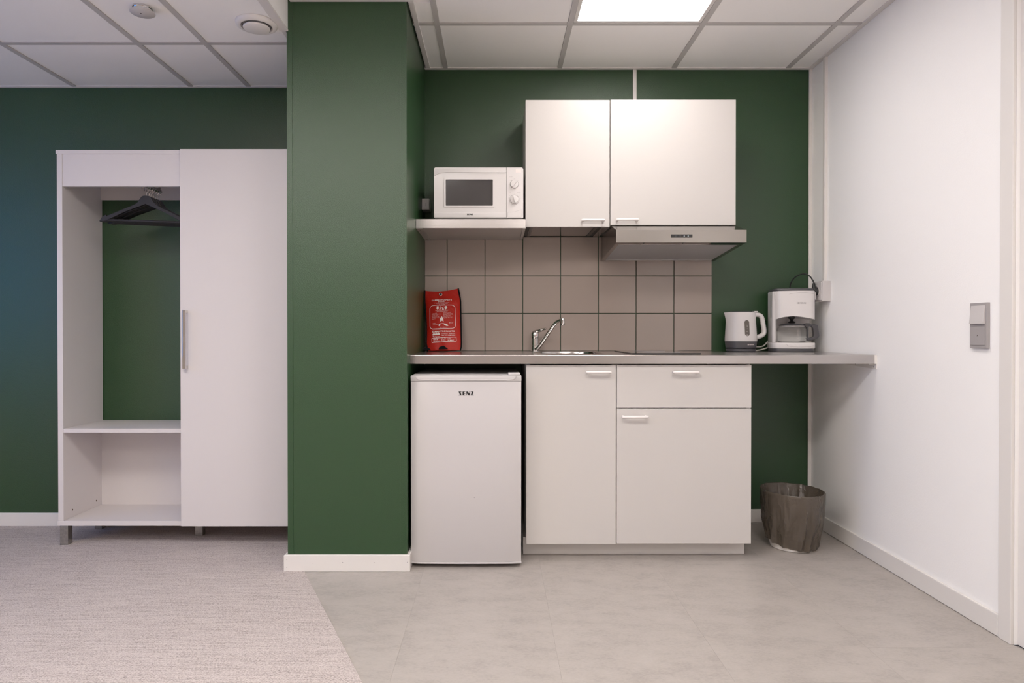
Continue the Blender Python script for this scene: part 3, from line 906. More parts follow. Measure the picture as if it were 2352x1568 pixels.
for k, xx in enumerate((0.824, 0.843, 0.862, 0.880)):
    obj('indicator', lathe([(0.0022, 0), (0.0022, 0.0004), (0, 0.0004)], (xx, HF - 0.0014, 1.4487), 10, 'y', sx=1.3), M_DOT if k > 1 else M_DGREY, pn)

# ------------------------------------------------------------------ microwave shelf and microwave
sh = thing('microwave_shelf', 'shallow stainless steel shelf carrying the microwave', 'shelf', (-0.12, -0.2, 1.496))
SXA, SXB, SYF = XP1 + 0.001, 0.1375, -0.408
obj('top_plate', box(SXA, SXB, SYF + 0.002, -0.001, 1.5360, 1.5380), M_STEEL, sh)
obj('front_lip', box(SXA, SXB, SYF, SYF + 0.002, 1.4955, 1.5380, 0.0006), M_STEEL, sh)
obj('underside', box(SXA + 0.030, SXB - 0.014, SYF + 0.002, -0.010, 1.4965, 1.4985), mat('satin_steel', (0.56, 0.53, 0.51), 0.5, metal=0.8), sh)
b1 = obj('end_bracket', prism([(SXA, SYF + 0.002), (SXA + 0.029, SYF + 0.002), (SXA + 0.029, -0.010), (SXA, -0.010)], 'z', 1.4940, 1.4980), MATS['satin_steel'], sh)
for yy in (SYF + 0.05, -0.05):
    obj('screw', lathe([(0.004, 0.0), (0.004, -0.001), (0, -0.002)], (SXA + 0.015, yy, 1.4940), 12), M_CHROME, b1, True)
obj('end_bracket', box(SXB - 0.013, SXB, SYF + 0.002, -0.010, 1.4940, 1.4985), MATS['satin_steel'], sh)

MY = -0.345
mw = thing('microwave_oven', 'white microwave oven with two dials on the steel shelf', 'microwave', (-0.085, -0.19, 1.538))
def KX_(px): return (px - 1140) * (3.565 + MY) / FPX
def KZ_(py): return 1.005 - (py - 764) * (3.565 + MY) / FPX
MX0, MX1, MZ0, MZ1 = -0.2985, 0.1290, 1.5530, 1.7945
obj('housing', box(MX0 + 0.004, MX1 - 0.004, MY + 0.022, -0.030, MZ0 + 0.002, MZ1 - 0.004, 0.006), M_GLOSSA, mw)
XS = 0.0485     # joint between door and controls
WX0, WX1, WZ0_, WZ1_ = -0.2417, -0.0167, 1.6115, 1.7365     # window opening
fy0, fy1 = MY, MY + 0.021
ring_o = [(MX0, MZ0), (XS - 0.0006, MZ0), (XS - 0.0006, MZ1), (MX0, MZ1)]
ring_i = [(WX0, WZ0_), (WX1, WZ0_), (WX1, WZ1_), (WX0, WZ1_)]
def order_round(r, rads, n=5):
    """corner arcs walked from the previous edge to the next one"""
    out = []
    for k in range(4):
        p = Vector(r[k]); a = (Vector(r[k - 1]) - p).normalized(); b = (Vector(r[(k + 1) % 4]) - p).normalized()
        rd = rads[k]
        if rd < 1e-5:
            out.append(tuple(p)); continue
        c = p + (a + b) * rd
        for i in range(n + 1):
            t = i / n * PI / 2
            out.append(tuple(c - b * rd * math.cos(t) - a * rd * math.sin(t)))
    return out
def frame_mesh(ro, ri, y0, y1):
    bm = bmesh.new()
    rings = {}
    for key, ring, y in (('of', ro, y0), ('ob', ro, y1), ('if', ri, y0), ('ib', ri, y1)):
        rings[key] = [bm.verts.new((p[0], y, p[1])) for p in ring]
    for kk in ('f', 'b'):
        es = []
        for nm in ('o', 'i'):
            R = rings[nm + kk]
            for i in range(len(R)):
                es.append(bm.edges.get((R[i], R[(i + 1) % len(R)])) or bm.edges.new((R[i], R[(i + 1) % len(R)])))
        bmesh.ops.triangle_fill(bm, use_beauty=True, use_dissolve=False, edges=es)
    for nm in ('o', 'i'):
        A, B = rings[nm + 'f'], rings[nm + 'b']
        for i in range(len(A)):
            bm.faces.new((A[i], A[(i + 1) % len(A)], B[(i + 1) % len(A)], B[i]))
    return bm
md = obj('door', frame_mesh(order_round(ring_o, [0.006, 0.0, 0.0, 0.009]), order_round(ring_i, [0.003] * 4), fy0, fy1), M_GLOSSA, mw)
# raised frame round the window
fr_o = order_round([(WX0 - 0.008, WZ0_ - 0.006), (WX1 + 0.008, WZ0_ - 0.006), (WX1 + 0.008, WZ1_ + 0.008), (WX0 - 0.008, WZ1_ + 0.008)], [0.005] * 4)
fr_i = order_round(ring_i, [0.003] * 4)
obj('window_frame', frame_mesh(fr_o, fr_i, fy0 - 0.003, fy0 + 0.001), M_GLOSSA, md)
mg = mat('microwave_window', (0.055, 0.052, 0.052), 0.10, spec=0.7)
obj('window', box(WX0 - 0.001, WX1 + 0.001, fy0 + 0.004, fy0 + 0.008, WZ0_ - 0.001, WZ1_ + 0.001), mg, md)
# swept ridge at the top and step at the bottom
sw = [(MX0 + 0.003, fy0, KZ_(405)), (MX0 + 0.012, fy0, KZ_(402)), (MX0 + 0.026, fy0, KZ_(398.6)), (MX0 + 0.050, fy0, KZ_(396.8)), (MX0 + 0.09, fy0, KZ_(396.4)), (XS - 0.002, fy0, KZ_(396.9))]
bm = bmesh.new()
pts = spline(sw, 6)
for (a, b) in zip(pts, pts[1:]):
    zt = MZ1 - 0.004
    q = [bm.verts.new(p) for p in ((a.x, fy0 - 0.0035, a.z), (b.x, fy0 - 0.0035, b.z), (b.x, fy0 - 0.0005, zt), (a.x, fy0 - 0.0005, zt), (a.x, fy0 + 0.001, a.z - 0.0008), (b.x, fy0 + 0.001, b.z - 0.0008))]
    bm.faces.new((q[0], q[1], q[2], q[3])); bm.faces.new((q[0], q[4], q[5], q[1]))
bmesh.ops.remove_doubles(bm, verts=bm.verts, dist=1e-5)
obj('top_ridge', bm, M_GLOSSA, md, True)
bm = prism([(fy0 - 0.0005, MZ0 + 0.002), (fy0 - 0.003, MZ0 + 0.004), (fy0 - 0.003, MZ0 + 0.021), (fy0 + 0.0005, MZ0 + 0.028), (fy0 + 0.0005, MZ0 + 0.002)], 'x', MX0 + 0.003, XS - 0.001)
obj('bottom_ridge', bm, M_GLOSSA, md)
obj('logo', senz_logo(KX_(1079.5), fy0 - 0.0034, KZ_(493), 0.0078), M_INK, md, recalc=False)
cp_ = obj('control_panel', prism(order_round([(XS + 0.0006, MZ0), (MX1, MZ0), (MX1, MZ1), (XS + 0.0006, MZ1)], [0, 0.004, 0.010, 0]), 'y', fy0 - 0.001, fy1, 0.001), M_GLOSSA, mw)
def dial(cx, cz, r, ang, ringr):
    bm = bmesh.new()
    add_lathe(bm, [(0.0, 0.0), (r, 0.0), (r, 0.004), (r * 0.93, 0.009), (0.0, 0.0105)], (cx, fy0 - 0.001, cz), 32, 'y')
    d = obj('dial', bm, M_GLOSSA, cp_, True)
    ca, sa = math.cos(ang), math.sin(ang)
    P = [(cx + u * ca - v * sa, cz + u * sa + v * ca) for u, v in ((-r * 0.88, -r * 0.16), (r * 0.88, -r * 0.16), (r * 0.88, r * 0.16), (-r * 0.88, r * 0.16))]
    obj('dial_grip', prism(P, 'y', fy0 - 0.019, fy0 - 0.010, 0.001), M_GLOSSA, d)
    obj('dial_ring', torus((cx, fy0 - 0.0014, cz), ringr, 0.0007, 'y', 40, 6), M_MGREY, d)
dial(KX_(1181.3), KZ_(423.5), 0.0195, math.radians(50), 0.0203)
dial(KX_(1181.3), KZ_(459), 0.0195, math.radians(105), 0.0235)
bm = bmesh.new()
def mw_text(s, px, py, size, align='CENTER'):
    add_polys(bm, text_polys(s, size, 0.0, align), lambda u, v: (KX_(px) + u, fy0 - 0.0013, KZ_(py) + v))
mw_text('POWER', 1170, 407.5, 0.0042, 'LEFT'); mw_text('TIME', 1170, 443, 0.0042, 'LEFT'); mw_text('DEFROST', 1187, 443, 0.0042, 'LEFT')
for a in (135, 45, 180, 0, 90, -125):
    rr = 0.027 if a != 90 else 0.025
    mw_text('med' if a in (180, 0) else 'low', 1181.3 + 12.5 * math.cos(math.radians(a)), 424 - 12.5 * math.sin(math.radians(a)), 0.0034)
for i, s in enumerate(('0', '1', '2', '3', '4', '5', '6', '8', '10', '15', '20', '25', '30')):
    a = math.radians(90 - i * 26)
    mw_text(s, 1181.3 + 14.2 * math.cos(a), 459.7 - 14.2 * math.sin(a), 0.0036)
obj('dial_lettering', bm, M_MGREY, cp_, recalc=False)
bt = [(KX_(1166.5), KZ_(499.8)), (KX_(1197.2), KZ_(499.8)), (KX_(1197.2), KZ_(481.5)), (KX_(1191), KZ_(484)), (KX_(1182), KZ_(486.7)), (KX_(1173), KZ_(488)), (KX_(1166.5), KZ_(488.6))]
obj('door_button', prism(bt, 'y', fy0 - 0.0022, fy0, 0.0006), M_GLOSSA, cp_)
bm = tube([(p[0], fy0 - 0.0016, p[1]) for p in bt], 0.0005, 6, closed=True)
obj('button_gap', bm, M_MGREY, cp_)
obj('sticker', box(KX_(1184.5), KX_(1197), fy0 - 0.0014, fy0, KZ_(396.5), KZ_(388.5)), M_PRINT, cp_)
for xx in (MX0 + 0.03, MX1 - 0.03):
    for yy in (MY + 0.05, -0.06):
        obj('foot', lathe([(0.0, 0.0), (0.012, 0.0), (0.013, 0.0172), (0, 0.0172)], (xx, yy, 1.5382), 16), M_BLACK, mw, True)

# ------------------------------------------------------------------ sockets, ducts, switch
t = thing('socket_box', 'small grey socket box on the pillar side, left of the microwave', 'socket', (-0.36, -0.11, 1.63))
obj('casing', box(XP1 + 0.0003, -0.3400, -0.150, -0.066, 1.6285, 1.6860, 0.003), M_LGREY, t)
obj('mark', box(-0.358, -0.3565, -0.1506, -0.149, 1.648, 1.664), M_DGREY, t)
t = thing('socket_box', 'light grey double socket box on the right wall, above the coffee maker', 'socket', (1.645, -0.18, 1.163))
obj('casing', box(1.6250, XR - 0.0003, -0.211, -0.120, 1.163, 1.264, 0.002), M_LGREY, t)
pl_ = obj('cover_plate', box(1.6205, 1.6252, -0.206, -0.120, 1.168, 1.259, 0.0015), M_LGREY, t)
obj('socket_face', lathe([(0.0, 0.0), (0.030, 0.0), (0.031, 0.0015), (0.024, 0.0025), (0.022, 0.0005), (0, 0.0005)], (1.6205, -0.163, 1.214), 28, 'x'), M_LGREY, pl_, True)
tag(obj('cable_duct', box(0.7205, 0.7395, -0.0105, -0.0003, 2.1180, ZK - 0.0045, 0.001), M_TRIM), 'white cable duct on the green wall above the wall cabinets', 'cable duct', 'white cable ducts')
bm = bmesh.new()
add_box(bm, XR - 0.0135, XR - 0.0003, -0.176, -0.152, 1.2645, ZK - 0.0045, 0.0012)
add_box(bm, XR - 0.0155, XR - 0.0136, -0.173, -0.155, 1.2645, ZK - 0.006, 0.0006)
tag(obj('cable_duct', bm, M_TRIM), 'white cable duct running from ceiling to socket on the right wall', 'cable duct', 'white cable ducts')
t = thing('light_switch', 'grey double wall switch beside the door', 'switch', (XR - 0.007, -1.255, 0.952))
SXF = XR - 0.0115
obj('back_plate', box(SXF, XR - 0.0003, -1.2945, -1.2135, 0.952, 1.108, 0.0012), M_MGREY, t)
obj('surround', box(SXF - 0.0006, SXF, -1.2935, -1.2145, 0.9535, 1.1065), M_MGREY, t)
bm = prism([(SXF - 0.0008, 1.0985), (SXF - 0.0025, 1.0985), (SXF - 0.0095, 1.0365), (SXF - 0.0008, 1.0345)], 'y', -1.288, -1.2215, 0.0006)
obj('rocker', bm, M_LGREY, t)
bl = obj('blank_cover', box(SXF - 0.0026, SXF - 0.0007, -1.2875, -1.2215, 0.9625, 1.0265, 0.0008), M_MGREY, t)
obj('pilot_lens', lathe([(0.0026, 0), (0.0026, 0.0006), (0.0, 0.0016)], (SXF - 0.0026, -1.254, 0.995), 14, 'x'), M_CHROME, bl, True)

# ------------------------------------------------------------------ kettle
kx, ky = 1.2565, -0.108
kt = thing('kettle', 'white electric kettle with a dark grey base, left of the coffee maker', 'kettle', (kx, ky, ZT))
obj('power_base', lathe([(0.0, 0.0003), (0.066, 0.0003), (0.073, 0.003), (0.0735, 0.014), (0.070, 0.0165), (0.0, 0.0165)], (kx, ky, ZT), 48), M_DGREY, kt, True)
bd = obj('lower_band', lathe([(0.0, 0.018), (0.070, 0.018), (0.0745, 0.021), (0.0785, 0.052), (0.0785, 0.0535), (0.0, 0.0535)], (kx, ky, ZT), 56), M_DGREY, kt, True)
def spout_at_left(p, a, r, h):
    x_, y_, z_ = p
    ang = math.atan2(y_, -x_)
    d = abs(ang)
    k = max(0.0, min(1.0, (h - 0.140) / 0.062))
    wd_ = 0.16 + 0.34 * k
    f = max(0.0, 1 - d / wd_)
    ext = 0.016 * (k ** 1.2) * f
    return (x_ * (1 + ext / r), y_ * (1 + ext / r), z_)
prof = [(0.0, 0.0540), (0.0790, 0.0540), (0.0795, 0.0560), (0.0785, 0.075), (0.0765, 0.105), (0.0745, 0.135), (0.0735, 0.15), (0.0728, 0.165), (0.0722, 0.18), (0.0718, 0.192), (0.0715, 0.199), (0.0700, 0.2005), (0.0, 0.2005)]
kb = obj('jug', lathe(prof, (kx, ky, ZT), 96, fn=spout_at_left), M_GLOSSA, kt, True)
obj('lid', lathe([(0.0, 0.2007), (0.068, 0.2007), (0.067, 0.204), (0.05, 0.2055), (0.0, 0.206)], (kx, ky, ZT), 48), M_DGREY, kt, True)
obj('switch_button', box(kx + 0.062, kx + 0.084, ky - 0.012, ky + 0.012, ZT + 0.201, ZT + 0.2075, 0.002), M_GLOSSA, kt)
hp = spline([(kx + 0.062, ky, ZT + 0.187), (kx + 0.085, ky, ZT + 0.189), (kx + 0.100, ky, ZT + 0.184), (kx + 0.109, ky, ZT + 0.168), (kx + 0.114, ky, ZT + 0.140), (kx + 0.119, ky, ZT + 0.108), (kx + 0.115, ky, ZT + 0.090), (kx + 0.098, ky, ZT + 0.079), (kx + 0.072, ky, ZT + 0.071)], 6)
obj('handle', tube(hp, 0.0115, 14, flat=1.25), M_GLOSSA, kt, True)
hp2 = [(p[0] + 0.0045 * (1 if i > 8 else 0.3), p[1] + 0.001, p[2] - 0.003 * (i > 36)) for i, p in enumerate(hp)]
obj('handle_backing', tube([(p[0] + 0.0035, p[1] + 0.004, p[2] - 0.001) for p in hp[6:]], 0.0112, 12, flat=1.15), M_DGREY, kt, True)
# water window with scale, following the jug
def kpt(px, z, off):
    xx = (px - 1140) * (3.565 + ky - 0.07) / FPX
    h = z - ZT
    r = 0.0795 - (h - 0.056) * 0.0565
    dx = xx - kx
    return (xx, ky - math.sqrt(max(1e-6, r * r - dx * dx)) - off, z)
def kz(py): return 1.005 - (py - 764) * (3.565 + ky - 0.07) / FPX
bm = bmesh.new()
rows = []
for i in range(17):
    py = 753.3 - 18.5 * math.cos(PI * i / 16)
    rr = 5.5
    e = min(py - 734.8, 771.8 - py)
    hw = rr if e >= rr else math.sqrt(max(0.0, rr * rr - (rr - e) ** 2))
    hw = max(hw, 0.3)
    cxp = 1714.6 + (py - 734.8) * 0.022
    rows.append([bm.verts.new(kpt(cxp + hw * s, kz(py), 0.0006)) for s in (-1, -0.33, 0.33, 1)])
for A, B in zip(rows, rows[1:]):
    for k in range(3):
        bm.faces.new((A[k], A[k + 1], B[k + 1], B[k]))
wwin = obj('water_window', bm, mat('smoked_window', (0.125, 0.11, 0.095), 0.2), kb, True)
bm = bmesh.new()
for s, py in (('MAX', 747.5), ('1.0', 750.2), ('L', 755.5), ('0.5', 762), ('0.3', 769), ('MIN', 771)):
    add_polys(bm, text_polys(s, 0.0052), lambda u, v, py=py: kpt(1715.2 + u / 0.00225, kz(py) + v, 0.0010))
obj('scale_print', bm, M_PRINT, wwin, recalc=False)
bm = bmesh.new()
def bpt(u, v):
    h = 0.034 + v
    r = 0.0745 + (h - 0.021) * 0.129
    xx = kx + 0.024 + u
    return (xx, ky - math.sqrt(r * r - (xx - kx) ** 2) - 0.0006, ZT + h)
add_polys(bm, text_polys('SEVERIN', 0.0078, 0.0002, wide=1.15, space=1.1), bpt)
obj('logo', bm, M_PRINT, bd, recalc=False)

# ------------------------------------------------------------------ coffee maker (built in its own frame, front towards -y)
cmx, cmy = 1.507, -0.118
cm = thing('coffee_maker', 'white filter coffee maker in the corner by the right wall', 'coffee maker', (cmx, cmy, ZT), (0, 0, math.radians(-9)), local=True)
def plan(w0, w1, yb, yf, bow, rb=0.03, n=14):
    P = [(w1 - rb, yb), (w0 + rb, yb), (w0 + rb * 0.3, yb - rb * 0.3), (w0, yb - rb)]
    for i in range(n + 1):
        u = i / n
        e = min(u, 1 - u) * (w1 - w0)
        rr = 0.014
        rnd = 0 if e >= rr else rr - math.sqrt(max(0, rr * rr - (rr - e) ** 2))
        P.append((w0 + (w1 - w0) * u, yf - bow * (1 - (2 * u - 1) ** 2) + rnd))
    P += [(w1, yb - rb), (w1 - rb * 0.3, yb - rb * 0.3)]
    return P
obj('foot_ring', prism(plan(-0.099, 0.097, 0.078, -0.076, 0.018), 'z', 0.0003, 0.017, 0.002), M_DGREY, cm, True)
bs = obj('base', prism(plan(-0.103, 0.101, 0.080, -0.078, 0.020), 'z', 0.0172, 0.047, 0.003), M_GLOSSA, cm, True)
obj('hot_plate', lathe([(0.0, 0.047), (0.064, 0.047), (0.064, 0.0495), (0.060, 0.0505), (0.0, 0.0505)], (0.002, -0.014, 0), 40), M_DGREY, bs, True)
# front panel moulding of the base
bm = bmesh.new()
pts = [(-0.045, -0.0985, 0.041), (-0.036, -0.0990, 0.033), (-0.015, -0.0993, 0.029), (0.03, -0.0985, 0.028), (0.072, -0.094, 0.030), (0.090, -0.088, 0.037)]
obj('moulding', tube([(p[0], p[1] + 0.0006, p[2]) for p in spline(pts, 6)], 0.0011, 6), M_GLOSSA, bs, True)
col_ = obj('water_tank', prism([(-0.101, 0.040), (-0.080, 0.078), (0.080, 0.078), (0.099, 0.040), (0.099, 0.030), (-0.082, 0.030), (-0.082, -0.055), (-0.090, -0.066), (-0.101, -0.055)], 'z', 0.0472, 0.306, 0.002), M_GLOSSA, cm)
hd_ = bmesh.new()
P = plan(-0.090, 0.099, 0.028, -0.078, 0.020)
# head: bottom edge arches upwards across the front
A = [hd_.verts.new((p[0], p[1], 0.306)) for p in P]
def arch(x_): 
    u = (x_ + 0.090) / 0.189
    return 0.163 + 0.016 * math.sin(PI * min(1, max(0, u)) ** 0.75)
B = [hd_.verts.new((p[0], p[1], arch(p[0]))) for p in P]
hd_.faces.new(A)
for i in range(len(P)):
    hd_.faces.new((A[i], B[i], B[(i + 1) % len(P)], A[(i + 1) % len(P)]))
bcen = hd_.verts.new((0.005, -0.03, 0.181))
for i in range(len(P)):
    hd_.faces.new((B[i], bcen, B[(i + 1) % len(P)]))
head = obj('filter_housing', hd_, M_GLOSSA, cm, True)
obj('lid', prism(plan(-0.096, 0.096, 0.076, -0.070, 0.018), 'z', 0.3065, 0.3195, 0.004), M_DGREY, cm, True)
pts = [(-0.030, -0.0965, 0.290), (-0.010, -0.0985, 0.2955), (0.03, -0.098, 0.298), (0.075, -0.0885, 0.296), (0.092, -0.0825, 0.292)]
obj('finger_ridge', tube([(p[0], p[1] + 0.0006, p[2]) for p in spline(pts, 6)], 0.0011, 6), M_GLOSSA, head, True)
def fpt(u, v):
    xx = 0.026 + u
    un = (xx + 0.090) / 0.189
    return (xx, -0.078 - 0.020 * (1 - (2 * un - 1) ** 2) - 0.0006, 0.2415 + v)
bm = bmesh.new()
add_polys(bm, text_polys('SEVERIN', 0.0095, 0.0001, wide=1.2, space=1.1), fpt)
obj('logo', bm, M_DGREY, head, recalc=False)
obj('drip_valve', lathe([(0.0, 0.146), (0.012, 0.146), (0.020, 0.150), (0.006, 0.158), (0.010, 0.166), (0.017, 0.170), (0.017, 0.183), (0, 0.183)], (0.002, -0.014, 0), 24), M_BLACK, cm, True)
gm = obj('water_gauge', box(-0.1018, -0.1002, -0.030, -0.022, 0.175, 0.288, 0.0005), M_DGREY, cm)
obj('latch', box(-0.0935, -0.089, -0.070, -0.058, 0.262, 0.304, 0.002), M_GLOSSA, cm)
obj('swing_hinge', tube([(0.102, -0.045, 0.262), (0.102, -0.045, 0.300)], 0.0075, 14), M_GLOSSA, cm, True)
obj('power_switch', box(0.0995, 0.104, -0.05, -0.03, 0.022, 0.04, 0.002), M_DGREY, cm)

# carafe standing on the hot plate
ca, sa_ = math.cos(math.radians(-9)), math.sin(math.radians(-9))
def cmw(x_, y_): return (cmx + x_ * ca - y_ * sa_, cmy + x_ * sa_ + y_ * ca)
gx, gy = cmw(0.002, -0.014)
cf = thing('coffee_pot', 'glass coffee pot with a dark grey handle inside the coffee maker', 'coffee pot', (gx, gy, ZT + 0.0507), (0, 0, math.radians(-9)), local=True)
gl = [(0.060, 0.0003), (0.0675, 0.0035), (0.0705, 0.010), (0.0710, 0.030), (0.0705, 0.060), (0.069, 0.0675), (0.0645, 0.0735), (0.059, 0.077), (0.055, 0.082)]
obj('glass_body', lathe([(0.0, 0.0003)] + gl, (0, 0, 0), 56, close_ends=False), M_GLASS, cf, True)
obj('collar', lathe([(0.0565, 0.0755), (0.0600, 0.077), (0.0600, 0.081), (0.0555, 0.082)], (0, 0, 0), 48, close_ends=False), M_MGREY, cf, True)
lid_ = obj('lid', lathe([(0.0, 0.0825), (0.060, 0.0825), (0.0615, 0.0855), (0.050, 0.0895), (0.018, 0.0905), (0.016, 0.0945), (0.0, 0.0945)], (0, 0, 0), 48), M_DGREY, cf, True)
hbm = bmesh.new()
P = [(0.058, 0.090), (0.068, 0.0945), (0.084, 0.0935), (0.092, 0.087), (0.108, 0.090), (0.122, 0.085), (0.131, 0.030), (0.126, 0.022), (0.100, 0.008), (0.073, 0.006), (0.069, 0.018), (0.100, 0.024), (0.104, 0.032), (0.099, 0.070), (0.093, 0.078), (0.080, 0.078), (0.074, 0.070), (0.060, 0.078)]
obj('handle', prism(P, 'y', -0.014, 0.014, 0.003), M_DGREY, cf)
obj('handle_strap', box(0.0708, 0.079, -0.012, 0.012, 0.012, 0.078, 0.002), M_DGREY, cf)
bm = bmesh.new()
for k in range(7):
    z = 0.018 + 0.0065 * k
    for (u0, u1) in ((0.006, 0.010), (0.012, 0.0145)):
        q = []
        for (u, v) in ((u0, z), (u1, z), (u1, z + 0.0016), (u0, z + 0.0016)):
            q.append(bm.verts.new((u, -math.sqrt(0.0718 ** 2 - u * u) - 0.0004, v)))
        bm.faces.new(q)
obj('scale_print', bm, M_PRINT, cf, recalc=False)

# ------------------------------------------------------------------ cords
def W(px, py, D):
    return ((px - 1140) * D / FPX, D - 3.565, 1.005 - (py - 764) * D / FPX)
pts = spline([W(1814, 668, 3.50), W(1815, 655, 3.495), W(1820, 643, 3.48), W(1831, 633, 3.46), W(1846, 628.5, 3.435), W(1858, 633, 3.415), W(1866, 643, 3.405), W(1869, 650, 3.402)], 8)
cd = thing('power_cord', 'black coffee maker cord arching up to the plug in the right wall socket', 'cord', tuple(pts[0]))
obj('cable', tube(pts, 0.0034, 10), M_BLACK, cd, True)
pe = pts[-1]
bm = bmesh.new()
add_tube(bm, [pe, (pe.x - 0.001, pe.y, pe.z - 0.018), (pe.x + 0.002, pe.y, pe.z - 0.030), (pe.x + 0.004, pe.y, pe.z - 0.047)], [0.0055, 0.0075, 0.0135, 0.012], 14)
add_lathe(bm, [(0.0, 0.0), (0.0205, 0.0), (0.0205, 0.006), (0.016, 0.016), (0.0, 0.018)], (1.6190, -0.163, 1.214), 24, 'x')
obj('plug', bm, M_BLACK, cd, True)
pts = spline([W(1722, 800, 3.53), W(1735, 796.5, 3.515), W(1746, 796.5, 3.51), (W(1755, 793, 3.51)), W(1764, 783, 3.51), W(1772, 772.5, 3.51), W(1783, 764, 3.53)], 8)
o = obj('appliance_cord', tube(pts, 0.0036, 10), M_CORDW, None, True)
tag(o, 'white cord rising from behind the kettle to the coffee maker', 'cord', 'white cords behind the kettle')
pts = spline([W(1716, 805.6, 3.49), W(1733, 805.2, 3.495), W(1746, 803.5, 3.50), W(1758, 800, 3.505), W(1768, 797.3, 3.51), W(1786, 797, 3.52)], 8)
o = obj('appliance_cord', tube(pts, 0.0036, 10), M_CORDW, None, True)
tag(o, 'white cord lying low on the worktop between kettle and coffee maker', 'cord', 'white cords behind the kettle')
pts = spline([W(1732, 804.8, 3.505), W(1739, 797, 3.525), W(1741.5, 785, 3.53), W(1744, 765, 3.535), W(1750, 746, 3.535), W(1758, 736.5, 3.535), W(1767, 733.5, 3.535), W(1785, 732, 3.54)], 8)
o = obj('appliance_cord', tube(pts, 0.0026, 10), M_BLACK, None, True)
tag(o, 'black kettle cord looping behind the kettle handle', 'cord')

# ------------------------------------------------------------------ waste bin
bx_, by_ = 1.391, -0.408
wb = thing('waste_bin', 'white waste bin lined with a dark plastic bag, in the right corner', 'waste bin', (bx_, by_, 0))
HB = 0.262
obj('bucket', lathe([(0.0, 0.0003), (0.093, 0.0003), (0.097, 0.004), (0.1355, HB - 0.004), (0.1370, HB - 0.003), (0.1370, HB), (0.1350, HB), (0.095, 0.008), (0.0, 0.008)], (bx_, by_, 0), 56), M_TRIM, wb, True)
m = bpy.data.materials.new('dark_bin_liner'); m.use_nodes = True; MATS['liner'] = m
nt = m.node_tree
b = nt.nodes['Principled BSDF']
b.inputs['Base Color'].default_value = (0.105, 0.087, 0.068, 1)
b.inputs['Roughness'].default_value = 0.27
b.inputs['Specular IOR Level'].default_value = 0.8
b.inputs['Transmission Weight'].default_value = 0.0
geo = nt.nodes.new('ShaderNodeNewGeometry')
mp = nt.nodes.new('ShaderNodeMapping'); mp.inputs['Scale'].default_value = (1, 1, 0.7)
n1 = nt.nodes.new('ShaderNodeTexNoise'); n1.inputs['Scale'].default_value = 30; n1.inputs['Detail'].default_value = 3; n1.inputs['Distortion'].default_value = 0.5
nt.links.new(geo.outputs['Position'], mp.inputs['Vector']); nt.links.new(mp.outputs[0], n1.inputs['Vector'])
bp = nt.nodes.new('ShaderNodeBump'); bp.inputs['Distance'].default_value = 0.007; bp.inputs['Strength'].default_value = 1.0
nt.links.new(n1.outputs['Fac'], bp.inputs['Height']); nt.links.new(bp.outputs[0], b.inputs['Normal'])
tr_ = nt.nodes.new('ShaderNodeBsdfTransparent'); tr_.inputs[0].default_value = (0.55, 0.48, 0.41, 1)
mx = nt.nodes.new('ShaderNodeMixShader'); mx.inputs[0].default_value = 0.22
out = nt.nodes['Material Output']
nt.links.new(b.outputs[0], mx.inputs[1]); nt.links.new(tr_.outputs[0], mx.inputs[2]); nt.links.new(mx.outputs[0], out.inputs['Surface'])
from mathutils import noise as mnoise
bm = bmesh.new()
NS = 150
def wob(a, z, sc, seed):
    """crumpled-film relief round the bin: ridged noise, stretched upwards"""
    p = Vector((math.cos(a) * sc, math.sin(a) * sc, z * 7.0 + seed))
    n = mnoise.noise(p) + 0.5 * mnoise.noise(p * 2.3) + 0.3 * mnoise.noise(p * 5.1)
    return n
def ridge(a, z, sc, seed):
    p = Vector((math.cos(a) * sc + 0.15 * z, math.sin(a) * sc, z * 4.0 + seed))
    return 1.0 - 2.2 * abs(mnoise.noise(p)) - 0.8 * abs(mnoise.noise(p * 2.7))
NV_IN, NV_OUT = 16, 34
rows = []
for k in range(NV_IN + NV_OUT + 1):
    ring = []
    for i in range(NS):
        a = 2 * PI * i / NS
        tiltz = 0.0045 + 0.004 * math.cos(a - 2.4) + 0.0022 * wob(a, 0.0, 4.0, 21.0)
        if k <= NV_IN:
            f = k / NV_IN
            zz = 0.05 + (HB + 0.002 - 0.05) * f + tiltz * f
            r = 0.094 + (0.1365 - 0.094) * f - 0.003 - (1 - f) * 0.010
            r -= 0.013 * max(0.0, ridge(a, zz, 3.2, 4.0)) * (1 - f ** 3)
        else:
            f = (k - NV_IN) / NV_OUT
            lowz = 0.030 - 0.022 * math.cos(a + 1.15) + 0.005 * wob(a, 0, 2.5, 3.0)
            top = HB + 0.003 + tiltz
            if f < 0.045:
                zz = top; r = 0.1390
            else:
                g = (f - 0.045) / 0.955
                zz = top + (lowz - top) * g
                rb = 0.1010 + (0.1385 - 0.1010) * min(1, zz / HB)
                bul = math.sin(PI * min(1, g * 1.0)) * 0.009 + 0.003
                # the film hangs tight under the rim and gathers in folds towards its hem
                r = rb + bul * (0.75 + 0.25 * math.cos(a - 0.4)) + 0.012 * (0.10 + 1.0 * g) * ridge(a, zz, 2.4, 1.5) * (1.25 if math.cos(a - 3.5) > 0.3 else 0.8) + 0.003 * g * wob(a, zz, 6.0, 9.0)
                r = max(r, rb + 0.0012)
        ring.append(bm.verts.new((bx_ + r * math.cos(a), by_ + r * math.sin(a), zz)))
    rows.append(ring)
for A, B in zip(rows, rows[1:]):
    for i in range(NS):
        bm.faces.new((A[i], A[(i + 1) % NS], B[(i + 1) % NS], B[i]))
obj('bin_liner', bm, MATS['liner'], wb, True)

